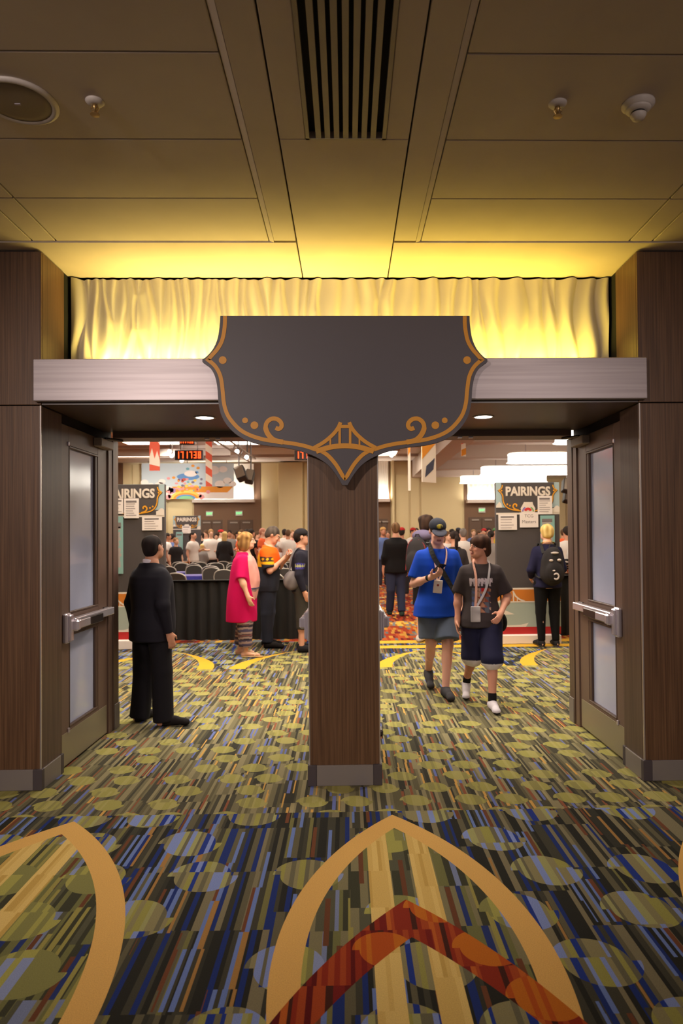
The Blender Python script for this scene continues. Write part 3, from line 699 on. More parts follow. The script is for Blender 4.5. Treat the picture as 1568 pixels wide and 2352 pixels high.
def ell(cx, cy, rx, ry, m, nm, k, a0=0, a1=360): blob([(cx+rx*math.cos(math.radians(a0+(a1-a0)*i/20)), cy-ry*math.sin(math.radians(a0+(a1-a0)*i/20))) for i in range(20 if a1-a0 >= 360 else 21)], m, nm, k)
blob([(326,1146),(326,1122),(536,1117),(536,1146)], 'mural_cloud', 'printed_cloud', 1)
blob([(378,1131),(378,1118),(536,1117),(522,1131)], 'mural_orange', 'printed_band', 2)
for i, (x, y, r) in enumerate(((332,1108,9),(346,1116,9),(372,1106,8),(366,1116,12),(505,1112,12),(522,1104,10),(534,1112,9),(490,1080,14),(512,1078,10))): ell(x, y, r, r*.72, 'mural_cloud', 'printed_cloud', 2)
ell(427, 1146, 36, 19, 'mural_yellow', 'printed_rainbow', 3, 0, 180); ell(427, 1146, 29, 14, 'mural_orange', 'printed_rainbow', 4, 0, 180); ell(427, 1146, 23, 10, 'mural_blue', 'printed_rainbow', 5, 0, 180); ell(427, 1146, 17, 7, 'mural_green', 'printed_rainbow', 6, 0, 180)
ell(432, 1095, 26, 8, 'mural_blue', 'printed_wave', 3); ell(438, 1088, 15, 7, 'mural_cloud', 'printed_cloud', 4)
R_ = random.Random(3)
for i in range(34):
    x = R_.uniform(404, 468); y = R_.uniform(1100, 1128); ell(x, y, R_.uniform(2, 5.5), R_.uniform(1.5, 3.5), R_.choice(['mural_red','mural_purple','mural_yellow','mural_orange','mural_pink','mural_dark','mural_teal']), 'printed_patch', 4+(i % 3))
for i in range(12):
    x = R_.choice([R_.uniform(385, 402), R_.uniform(455, 482)]); y = R_.uniform(1122, 1144); ell(x, y, R_.uniform(3, 7), R_.uniform(3, 6), R_.choice(['mural_purple','mural_pink','mural_cloud']), 'printed_patch', 5)
for x, y, m_ in ((443,1070,'mural_orange'),(431,1077,'mural_teal'),(452,1085,'mural_blue'),(387,1099,'mural_pink'),(399,1097,'mural_orange'),(455,1075,'mural_orange')): ell(x, y, 4, 3, m_, 'printed_patch', 4)
for x in (340, 430, 520): a = mp_(x, 1064); MB().tube([(a[0], YM+.01, a[1]), (a[0], YM+.01, ZH)], .012, 6).build('hanging_wire', 'chrome_dark', mu)

# ------------------------------------------------------------------ hanging banners, clocks, truss
mat('banner_red', C(226, 98, 74), .8); mat('banner_white', C(240, 228, 212), .8); mat('banner_orange', C(232, 150, 40), .8); mat('banner_navy', C(70, 72, 92), .8)
def banner(corners, Y, skew, base, shapes, lab):
    "corners in measured pixels on depth Y; skew turns the cloth about its vertical axis"
    (x0, y0), (x1, y1) = corners; a = at(x0, y0, Y); b = at(x1, y1, Y)
    ztop = min(ZH, a.z + 1.1) - .01
    w2 = (b.x-a.x)/2; c = (a.x+b.x)/2; M = Matrix.Translation((c, Y, 0)) @ Matrix.Rotation(skew, 4, 'Z'); ww = w2/math.cos(skew)
    def pr(pts, y0_, y1_, nm, mm, par):
        m = MB().prism(pts, y0_, y1_); m.v = [tuple(M @ Vector(v)) for v in m.v]; return m.build(nm, mm, par, **({} if par else dict(label=lab, cat='banner', group='hanging banners in the hall')))
    B = pr([(-ww, ztop-.06), (ww, ztop-.06), (ww, b.z), (-ww, b.z)], -.006, .006, 'hanging_banner', base, None)
    for k, (pts, mm) in enumerate(shapes):
        q = [(-ww+2*ww*u, b.z+(ztop-b.z)*v) for u, v in pts]
        pr(q, -.012-.001*k, -.008-.001*k, 'printed_shape', mm, B); pr(q, .008+.001*k, .012+.001*k, 'printed_shape', mm, B)
    m = MB().tube([M @ Vector((-ww-.05, 0, ztop-.05)), M @ Vector((ww+.05, 0, ztop-.05))], .015, 8); m.build('banner_pole', 'chrome_dark', B)
    for s in (-.8, .8): MB().tube([M @ Vector((s*ww, 0, ztop-.05)), M @ Vector((s*ww, 0, ZH if c < XBK-.2 else ZR+.01))], .006, 6).build('hanging_wire', 'chrome_dark', B)
zig = [([(0,.10),(1,.06),(1,.16),(.75,.30),(.5,.18),(.25,.34),(0,.2)], 'banner_white'), ([(0,.42),(.5,.5),(1,.40),(.8,.52),(.5,.62),(.2,.55)], 'banner_white')]
banner(((343, 1013), (367, 1081)), 17.0, .0, 'banner_red', zig, 'red and white hanging banner left of the red clock')
stripes = [([(0,.08+.2*k),(1,.02+.2*k),(1,.12+.2*k),(0,.18+.2*k)], 'banner_white') for k in range(5)]
banner(((472, 1013), (487, 1117)), 18.0, .0, 'banner_red', stripes, 'narrow red and white banner hanging over the mural')
banner(((966, 1018), (1003, 1108)), 15.0, .75, 'banner_white', [([(0,.25),(1,.45),(1,.62),(0,.40)], 'banner_orange'), ([(.2,.05),(.8,.15),(.9,.28),(.3,.18)], 'banner_navy'), ([(.35,.55),(.65,.6),(.6,.85),(.4,.8)], 'banner_red')], 'white and orange banner hanging right of the pier')
banner(((936, 1030), (943, 1127)), 17.0, .0, 'banner_white', [([(.1,.4),(.9,.45),(.9,.55),(.1,.5)], 'banner_orange')], 'thin pale banner seen edge on right of the pier')
banner(((1058, 1008), (1070, 1048)), 19.0, .5, 'banner_white', [([(0,.0),(1,.05),(1,.22),(0,.16)], 'banner_orange'), ([(0,.3),(1,.36),(1,.5),(0,.45)], 'banner_red')], 'small orange banner high right under the ceiling beams')
mat('clock_case', C(44, 30, 30), .5); mat('led_red', (1, .03, .01, 1), emit=(1, .07, .01, 1), estr=3.5)
SEG = {'1': 'bc', '7': 'abc', '3': 'abgcd', '8': 'abcdefg'}
def clock(px0, px1, py0, py1, Y, digits, lab, n=6):
    a = at(px0, py0, Y); b = at(px1, py1, Y); h = a.z-b.z; W = b.x-a.x
    t = empty('countdown_clock', ((a.x+b.x)/2, Y, b.z), label=lab, cat='clock', group='red digital clocks')
    MB().bbox(a.x, b.x, Y, Y+.1, b.z, a.z, .012).build('case', 'clock_case', t)
    dw = W*.92/n; dh = h*.70; z0 = b.z+h*.15
    for i, ch in enumerate(digits):
        x0 = a.x+W*.04+dw*i+dw*.14; w_ = dw*.62; q = dh*.13; m = MB()
        R = dict(a=(x0,x0+w_,z0+dh-q,z0+dh), g=(x0,x0+w_,z0+dh/2-q/2,z0+dh/2+q/2), d=(x0,x0+w_,z0,z0+q), f=(x0,x0+q,z0+dh/2,z0+dh), b=(x0+w_-q,x0+w_,z0+dh/2,z0+dh), e=(x0,x0+q,z0,z0+dh/2), c=(x0+w_-q,x0+w_,z0,z0+dh/2))
        for s in SEG[ch]: r = R[s]; m.box(r[0], r[1], Y-.006, Y+.002, r[2], r[3])
        m.build('digit', 'led_red', t)
    for f_ in (.2, .8): MB().tube([(a.x+W*f_, Y+.05, a.z), (a.x+W*f_, Y+.05, ZH)], .01, 6).build('hanging_rod', 'chrome_dark', t)
clock(401, 466, 1034, 1056, 22.0, '171738', 'red digital clock reading 171738 above the mural')
clock(676, 741, 1034, 1056, 22.0, '171738', 'red digital clock partly hidden by the centre pier')
clock(411, 446, 1000, 1021, 20.0, '171738', 'red digital clock half hidden by the door head')
# lighting truss with spotlights and two speakers
tp0, tp1 = at(488, 1008, 15.0), at(575, 1062, 22.0); tr = empty('lighting_truss', (tp0.x, tp0.y, tp0.z), label='thin metal truss with spotlights under hall ceiling', cat='truss')
d = (tp1-tp0); up = Vector((0, 0, .22))
sd = Vector((.16, 0, 0)); rails = [Vector(), up, up*.5+sd]
for r in rails: MB().tube([tp0+r, tp1+r], .022, 6).build('chord', 'grille_paint', tr)
for k in range(14):
    A, B = rails[k % 3], rails[(k+1) % 3]; MB().tube([tp0+d*(k/14)+A, tp0+d*((k+1)/14)+B], .012, 5).build('brace', 'grille_paint', tr)
for f_ in (.1, .9): q = tp0+d*f_+up; MB().tube([q, Vector((q.x, q.y, ZH))], .012, 6).build('hanging_rod', 'chrome_dark', tr)
mat('spot_glow', (1,1,1,1), emit=C(255, 250, 244), estr=9)
def spot(px, py, Y, lab, to=None, aim=None):
    p = at(px, py, Y);
    if aim:
        d = bpy.data.lights.new('spot_beam', 'SPOT'); d.energy = 900; d.color = (1, .95, .88); d.spot_size = .62; d.spot_blend = .8; d.shadow_soft_size = .08
        o = bpy.data.objects.new('spot_beam', d); COL.objects.link(o); o.location = p+Vector((0, -.05, 0)); o.rotation_euler = (Vector(aim)-p).to_track_quat('-Z', 'Y').to_euler(); o.location = p+(Vector(aim)-p).normalized()*.3
    t = empty('spotlight', tuple(p), label=lab, cat='spotlight', group='small stage spotlights')
    MB().lathe([(.03,.22),(.055,.16),(.07,.02)], tuple(p), 16, 'y').build('can', 'grille_paint', t, True)
    MB().lathe([(.001,.0),(.062,.0),(.062,.02)], tuple(p), 16, 'y').build('lens', 'spot_glow', t, True)
    MB().tube([p+Vector((0,.1,.08)), Vector((p.x, p.y+.1, to or ZH))], .014, 6).build('yoke', 'chrome_dark', t)
spot(544, 1037, 19.4, 'upper bright spotlight on the truss', aim=(-6.2, 29.3, 4.1)); spot(566, 1050, 20.6, 'lower bright spotlight beside the two hanging speakers')
spot(389, 1037, 21.3, 'upper small spotlight left of the red clock'); spot(394, 1047, 22.9, 'lower small spotlight left of the red clock', aim=(-7.4, 29.3, 4.2)); spot(417, 1058, 23.2, 'small spotlight just below the red clock')
spot(899, 1045, 20.0, 'small bright spotlight just right of the pier')
mat('speaker_black', C(40, 34, 32), .6)
def hung_speaker(px, py, Y, w_, h_, tilt, lab):
    p = at(px, py, Y); M = Matrix.Translation(p) @ Matrix.Rotation(tilt, 4, 'Y') @ Matrix.Rotation(-.35, 4, 'X')
    t = empty('hanging_speaker', tuple(p), label=lab, cat='speaker', group='hanging black speakers')
    MB().bbox(-w_/2, w_/2, -.16, .16, -h_/2, h_/2, .03, M).build('cabinet', 'speaker_black', t)
    MB().bbox(-w_*.42, w_*.42, -.175, -.15, -h_*.44, h_*.44, .01, M).build('front_grille', 'speaker_mesh', t)
    q = M @ Vector((0, 0, h_/2)); MB().tube([q, Vector((q.x, q.y, p.z+h_*.95)), Vector((q.x, q.y, ZH if p.x < XBK else 4.64))], .022, 6).build('bracket', 'chrome_dark', t)
hung_speaker(553, 1088, 21.0, .30, .42, -.35, 'black speaker hanging left of another below the truss'); hung_speaker(573, 1095, 21.6, .26, .40, .18, 'black speaker hanging right of another below the truss')
hung_speaker(1301, 1116, 25.4, .32, .50, .2, 'upper black speaker high beside the right door frame'); hung_speaker(1304, 1140, 26.0, .32, .50, .25, 'lower black speaker high beside the right door frame')

# ------------------------------------------------------------------ notice boards
mat('kiosk_grey', C(66, 59, 60), .6); mat('kiosk_white', C(226, 212, 206), .6); mat('kiosk_teal', C(150, 158, 148), .7); mat('kiosk_orange', C(188, 108, 26), .7); mat('kiosk_red', C(168, 22, 22), .6)
mat('kiosk_sky', C(150, 166, 170), .7); mat('kiosk_cream', C(206, 192, 180), .7); mat('letter_shadow', C(120, 104, 98), .7); mat('paper', C(214, 202, 198), .8); mat('paper_teal', C(122, 160, 156), .8); mat('ink', C(110, 100, 100), .9); mat('paper_line', C(160, 148, 146), .9)
mat('emblem_red', C(196, 40, 44), .6); mat('emblem_purple', C(122, 100, 170), .6); mat('emblem_green', C(110, 150, 90), .6)
KW, KH = .958, 2.41
def kiosk(x, y, lab, full=True):
    "free-standing board: x = centre, y = board face"
    t = empty('notice_board', (x, y, 0), label=lab, cat='notice board', group='tall printed notice boards')
    def L(u): return x+u
    h = KW/2
    bd = MB().bbox(x-h, x+h, y, y+.10, .13, KH, .004).build('board', 'kiosk_grey', t)
    MB().bbox(x-h-.02, x+h-.03, y-.12, y+.16, 0, .13, .008).build('base', 'kiosk_white', t)
    def fl(pts, m, nm, k): MB().prism([(x+a, b) for a, b in pts], y-.002-.002*k, y-.0005-.002*k).build(nm, m, bd)
    def rect(a, b, z0, z1, m, nm, k=0): fl([(a,z0),(b,z0),(b,z1),(a,z1)], m, nm, k)
    rect(-h, h, .80, .825, 'kiosk_cream', 'printed_line'); rect(-h, h, .61, .80, 'kiosk_orange', 'printed_band'); rect(-h, h, .24, .61, 'kiosk_teal', 'printed_water'); rect(-h, h, .131, .24, 'kiosk_red', 'printed_band')
    rect(-h, h, .605, .625, 'kiosk_cream', 'printed_line', 1)
    fl([(-h,.24),(-.05,.24),(-.01,.30),(-.12,.27),(-h,.26)], 'kiosk_cream', 'printed_cloud', 1); fl([(.13,.24),(.24,.24),(.26,.45),(.2,.44),(.12,.40)], 'kiosk_cream', 'printed_cloud', 1); fl([(-.41,.51),(-.22,.43),(-.40,.42)], 'kiosk_cream', 'printed_cloud', 1)
    # bridge print
    for s in (-1, 1):
        c = -.26
        MB().ribbon([(x+c+s*.02,.775),(x+c+s*.06,.70),(x+c+s*.12,.65),(x+c+s*.2,.62)], .022, y-.006, y-.004).build('printed_bridge', 'kiosk_cream', bd)
        MB().ribbon([(x+c+s*.028,.76),(x+c+s*.028,.61)], .016, y-.007, y-.004).build('printed_bridge', 'kiosk_cream', bd); MB().ribbon([(x+c+s*.085,.68),(x+c+s*.085,.61)], .012, y-.007, y-.004).build('printed_bridge', 'kiosk_cream', bd)
    # head: sky, dark shield, gold line, cloud foot, lettering
    rect(-h, h, 1.93, KH-.002, 'kiosk_sky', 'printed_sky'); rect(-h, h, 1.925, 2.03, 'kiosk_grey', 'printed_band', 1); rect(-h, h, 1.925, 1.952, 'kiosk_cream', 'printed_line', 2)
    half = smooth_path([(-.40,2.405),(-.40,2.35),(-.42,2.31),(-.455,2.285),(-.42,2.25),(-.395,2.20),(-.39,2.13),(-.36,2.06),(-.30,2.01),(-.20,1.985),(-.10,1.97),(0,1.94)], 4)
    fl(half+[(-a, b) for a, b in reversed(half[:-1])], 'kiosk_grey', 'printed_shield', 3)
    gl = half[3:]
    for s in (-1, 1):
        MB().ribbon([(x+s*(a+.012 if a < -.02 else a)*.985, b+.004) for a, b in gl], .016, y-.012, y-.009).build('gold_line', 'sign_gold', bd)
        cu = smooth_path([(-.14,1.99),(-.20,2.01),(-.225,2.05),(-.20,2.085),(-.17,2.07),(-.175,2.045)], 5); MB().ribbon([(x+s*a, b) for a, b in cu], .02, y-.013, y-.009).build('gold_scroll', 'sign_gold', bd)
        for a, b in ((.27, 2.06), (.31, 2.08)): MB().disc(x+s*a, b, .013, y-.012, y-.009, 10).build('gold_dot', 'sign_gold', bd)
        MB().disc(x+s*.395, 2.285, .014, y-.012, y-.009, 8).build('gold_dot', 'sign_gold', bd)
    fl([(.36,1.95),(h,1.95),(h,2.03),(.45,2.055),(.42,2.05),(.39,2.02),(.36,2.01)], 'kiosk_cream', 'printed_cloud', 5); fl([(-h,2.03),(-.39,2.03),(-.40,2.09),(-.43,2.12),(-h,2.06)], 'kiosk_cream', 'printed_cloud', 4)
    link('lettering_shadow', text_mesh('ls', 'PAIRINGS', .185, 'letter_shadow', .001, .86, .006, Matrix.Translation((x-.006, y-.011, 2.262))), bd)
    link('lettering', text_mesh('lt', 'PAIRINGS', .185, 'kiosk_cream', .0015, .86, .006, Matrix.Translation((x+.002, y-.013, 2.268))), bd)
    # round crest under the lettering
    fl([(-.10,1.945),(.10,1.945),(.11,2.02),(.08,2.07),(.07,2.11),(-.06,2.11),(-.08,2.07),(-.11,2.02)], 'kiosk_cream', 'printed_crest', 6)
    def arc(r0, r1, a0, a1, m, k):
        n = 10; P = [(r1*math.cos(math.radians(a0+(a1-a0)*i/n)), 1.96+r1*math.sin(math.radians(a0+(a1-a0)*i/n))) for i in range(n+1)] + [(r0*math.cos(math.radians(a1-(a1-a0)*i/n)), 1.96+r0*math.sin(math.radians(a1-(a1-a0)*i/n))) for i in range(n+1)]
        fl(P, m, 'printed_crest', k)
    arc(.03, .068, 25, 155, 'emblem_red', 7); arc(.072, .092, 120, 175, 'emblem_purple', 7); arc(.072, .092, 5, 60, 'emblem_green', 7)
    return t
KR = kiosk((2.235+3.193)/2, 10.42, 'tall notice board headed PAIRINGS behind the blond person')
KLx = at(378, 1300, 10.32).x-KW/2; KL = kiosk(KLx, 10.32, 'tall notice board headed PAIRINGS behind the man in suit')
kf = at(429, 1236, 24.5).x; KF = kiosk(kf, 24.5, 'far notice board headed PAIRINGS among the crowd')
def sheet(px0, px1, py0, py1, y, lab, m='paper', text=None, lines=5):
    a = at(px0, py0, y-.026); b = at(px1, py1, y-.026)
    s = MB().box(a.x, b.x, y-.026, y-.0245, b.z, a.z).build('paper_notice', m, label=lab, cat='notice', group='paper notices on the boards')
    W, Hh = b.x-a.x, a.z-b.z; cx = (a.x+b.x)/2
    if text:
        for i, tx in enumerate(text): link('writing', text_mesh('wr', tx, Hh*.30, 'ink', .0004, 1, 0, Matrix.Translation((cx, y-.0268, a.z-Hh*(.25+.38*i)))), s)
    else:
        r = random.Random(px0)
        for i in range(lines):
            z = a.z-Hh*(.16+.7*i/max(1, lines-1)); wd = W*(.72 if i == 0 else r.uniform(.45, .75)); hh = Hh*(.05 if i == 0 else .026)
            MB().box(a.x+W*.12, a.x+W*.12+wd, y-.0275, y-.0262, z-hh, z+hh).build('line_of_text', 'ink' if i == 0 else 'paper_line', s)
    return s
sheet(1144, 1187, 1182, 1217, 10.42, 'white landscape notice, leftmost on the right board'); sheet(1193, 1236, 1177, 1211, 10.42, 'white sheet handwritten TCG Masters on the right board', text=('TCG', 'Masters'))
sheet(1234, 1268, 1139, 1181, 10.42-.004, 'white upright notice overlapping the lettering on right board', lines=7); sheet(1240, 1274, 1184, 1254, 10.42, 'teal pairings sheet behind the blond head', 'paper_teal', lines=12)
sheet(285, 319, 1145, 1190, 10.32-.004, 'white upright notice under lettering on the left board', lines=7); sheet(258, 283, 1145, 1180, 10.32, 'white notice cut off by the door frame on left board', lines=4)
sheet(326, 372, 1187, 1218, 10.32, 'white landscape notice above the head of the suited man'); sheet(252, 283, 1186, 1318, 10.32, 'long teal pairings sheet on the left board', 'paper_teal', lines=16)
sheet(418, 438, 1208, 1225, 24.5, 'white sheet on the far notice board', lines=3); sheet(404, 420, 1222, 1262, 24.5-.004, 'green pairings sheet hanging on the far notice board', 'paper_teal', lines=6)

# ------------------------------------------------------------------ black pleated drape barriers
noisy('black_drape', C(12, 9, 8), C(24, 18, 14), (30, 30, 1), .8)
def drape(x0, x1, y, ht, lab):
    n = int((x1-x0)*34); v = []; f = []; r = random.Random(int(x0*10))
    rows = [0.012, .25, .5, .78, ht-.03, ht]
    ph = [r.uniform(-.6, .6) for _ in range(n)]
    for j, z in enumerate(rows):
        amp = .035*(1-.45*z/ht)
        for i in range(n): v.append((x0+(x1-x0)*i/(n-1), y+amp*math.sin(i*1.05+ph[i]), z))
    for j, z in enumerate(reversed(rows)):
        for i in range(n): v.append((x0+(x1-x0)*i/(n-1), y+.012+.035*(1-.45*z/ht)*math.sin(i*1.05+ph[i]), z))
    R_ = 2*len(rows)
    for j in range(R_-1):
        for i in range(n-1): f.append([j*n+i, j*n+i+1, (j+1)*n+i+1, (j+1)*n+i])
    t = empty('drape_barrier', ((x0+x1)/2, y, 0), label=lab, cat='drape')
    m = MB(); m.v, m.f = v, f; m.build('pleated_drape', 'black_drape', t, True)
    MB().bbox(x0, x1, y-.045, y+.06, ht-.005, ht+.012, .004).build('top_rail', 'black_drape', t)
    for px in (x0+.1, (x0+x1)/2, x1-.1):
        MB().tube([(px, y+.07, .02), (px, y+.07, ht)], .018, 8).build('upright', 'chrome_dark', t)
        MB().bbox(px-.18, px+.18, y+.03, y+.38, 0, .012, .003).build('foot_plate', 'chrome_dark', t)
drape(-3.35, -.35, 11.02, .94, 'long black pleated drape barrier behind the pink cardigan')
drape(3.24, 5.0, 11.1, .96, 'black pleated drape barrier beside the right notice board')

# ------------------------------------------------------------------ banquet chairs and cloth covered tables
mat('chair_black', C(46, 40, 36), .75); mat('chair_frame', C(176, 168, 158), .35, .6)
def chair_proto():
    t = empty('banquet_chair', (0, 0, 0), label='x', cat='chair', group='banquet chairs in rows')
    k = dict(local=True)
    MB().bbox(-.21, .21, -.22, .20, .42, .48, .02).build('seat', 'chair_black', t, **k)
    # dome shaped back, leaning
    lean = Matrix.Translation((0, .20, .47)) @ Matrix.Rotation(-.16, 4, 'X')
    prof = [(-.165, .06), (-.19, .20), (-.20, .30), (-.185, .37), (-.14, .415), (-.07, .435), (0, .44), (.07, .435), (.14, .415), (.185, .37), (.20, .30), (.19, .20), (.165, .06)]
    m = MB().prism(prof, -.012, .03); m.v = [tuple(lean @ Vector(p)) for p in m.v]; m.build('backrest', 'chair_black', t, **k)
    pts = [lean @ Vector((a*1.06, .01, b+.008 if b > .1 else b)) for a, b in [(-.17, -.05)]+prof+[(.17, -.05)]]
    MB().tube(pts, .016, 8).build('back_frame', 'chair_frame', t, True, **k)
    for sx in (-1, 1):
        for (y0, y1) in ((-.18, -.21), (.17, .22)): MB().tube([(sx*.185, y0, .43), (sx*.20, y1, 0.0)], .013, 8).build('leg', 'chair_frame', t, **k)
    return t
CP = chair_proto()
chairs = [(409,1316,0),(488,1304,0),(509,1311,0),(648,1308,0),(631,1317,0),(404,1302,0),(440,1294,0),(652,1299,0),(668,1294,0),(388,1290,0),(418,1284,0),(452,1290,0),(487,1284,0),(394,1277,0),(436,1282,0),(461,1276,0),(638,1288,0),(664,1272,0),(402,1271,0),(416,1274,0),(479,1274,0),(506,1269,0),(503,1281,0),(645,1279,0),(680,1281,0),(678,1267,0),(446,1270,0),(532,1300,0),(540,1284,0),(698,1290,0)]
chairs.sort(key=lambda c: -c[1])
rank = {}
ordn = ['first', 'second', 'third', 'fourth', 'fifth', 'sixth', 'seventh', 'eighth', 'ninth', 'tenth']
cl = [c for c in chairs if c[0] < 560]; cr = [c for c in chairs if c[0] >= 560]
rows = {}
for side, lst in (('l', cl), ('r', cr)):
    bands = [(1309, 1400, 'the front row'), (1298, 1309, 'the second row'), (1286, 1298, 'the third row'), (1278, 1286, 'the fourth row'), (1270, 1278, 'the fifth row'), (1200, 1270, 'the farthest row')]
    for lo, hi, nm in bands:
        b = sorted([c for c in lst if lo <= c[1] < hi])
        for i, c in enumerate(b):
            where = 'left of pink cardigan' if side == 'l' else 'near the pier'
            rows[c] = 'black chair, %s in %s %s' % (ordn[i], nm, where)
mat('table_blue', C(46, 50, 150), .7); mat('table_top_blue', C(120, 112, 190), .5)
def table(x, y, w_, d_, lab, zt=.70):
    t = empty('cloth_table', (x, y, 0), label=lab, cat='table', group='blue cloth covered tables')
    MB().bbox(x-w_/2, x+w_/2, y-d_/2, y+d_/2, zt, zt+.028, .006).build('table_top', 'table_top_blue', t)
    m = MB(); n = 40; pts = []
    for i in range(n):
        a = i/n*4; s = int(a); u = a-s
        q = [(-1+2*u, -1), (1, -1+2*u), (1-2*u, 1), (-1, 1-2*u)][s]; pts.append((x+q[0]*w_/2*1.005, y+q[1]*d_/2*1.01))
    for z, e in ((zt+.005, 0), (zt-.25, .01)):
        for i, (a, b) in enumerate(pts): m.v.append((a+e*math.sin(i*2.1), b+e*math.cos(i*2.1), z))
    for i in range(n): m.f.append([i, (i+1) % n, n+(i+1) % n, n+i])
    m.build('tablecloth', 'table_blue', t)
    for sx in (-1, 1):
        for sy in (-1, 1): MB().tube([(x+sx*(w_/2-.12), y+sy*(d_/2-.08), 0), (x+sx*(w_/2-.12), y+sy*(d_/2-.08), zt)], .016, 6).build('leg', 'chrome_dark', t)
TB = []
for px, py, w_, lab in ((447, 1322, 1.5, 'blue cloth table behind the nearest chair left of pink cardigan'), (487, 1303, 1.5, 'blue cloth table behind the second row of chairs'), (663, 1291, 1.4, 'blue cloth table between orange jersey and navy sleeve'), (690, 1320, 1.4, 'blue cloth table cut off by the navy clad person'), (430, 1278, 1.8, 'blue cloth table far back near the seated crowd')):
    p = at(px, py, 10); d = p-EYEP; p = EYEP+d*((.715-EYE)/d.z); TB.append((p.x, min(p.y+.1, 18.6), w_)); table(p.x, min(p.y+.1, 18.6), w_, .6, lab)

pos = []
for c in chairs:
    p = at(c[0], c[1], 10); d = p-EYEP; p = EYEP+d*((.905-EYE)/d.z)
    Yc = p.y if p.y < 17.5 else 17.5+(p.y-17.5)*.18; p = EYEP+(p-EYEP)*(Yc/p.y); pos.append([p.x, p.y, c])
for it in range(60):
    for a in range(len(pos)):
        for tx, ty, tw in TB:
            dx, dy = pos[a][0]-tx, pos[a][1]-ty
            if abs(dx) < tw/2+.27 and abs(dy) < .78: pos[a][1] = ty+(.79 if dy > 0 else -.79)
        for b in range(a):
            dx, dy = pos[a][0]-pos[b][0], pos[a][1]-pos[b][1]
            if abs(dx) < .50 and abs(dy) < .60:
                sx_ = (.50-abs(dx))*.5*(1 if dx > 0 else -1); sy_ = (.60-abs(dy))*.5*(1 if dy > 0 else -1)
                if abs(sx_) < abs(sy_): pos[a][0] += sx_; pos[b][0] -= sx_
                else: pos[a][1] += sy_; pos[b][1] -= sy_
first = True
for x_, y_, c in pos:
    o = CP if first else copy_tree(CP, (0, 0, 0)); first = False
    o.location = (x_, y_, 0); o.rotation_euler = (0, 0, random.uniform(-.12, .12) + (math.pi if random.random() < .35 else 0)); o['label'] = rows[c]
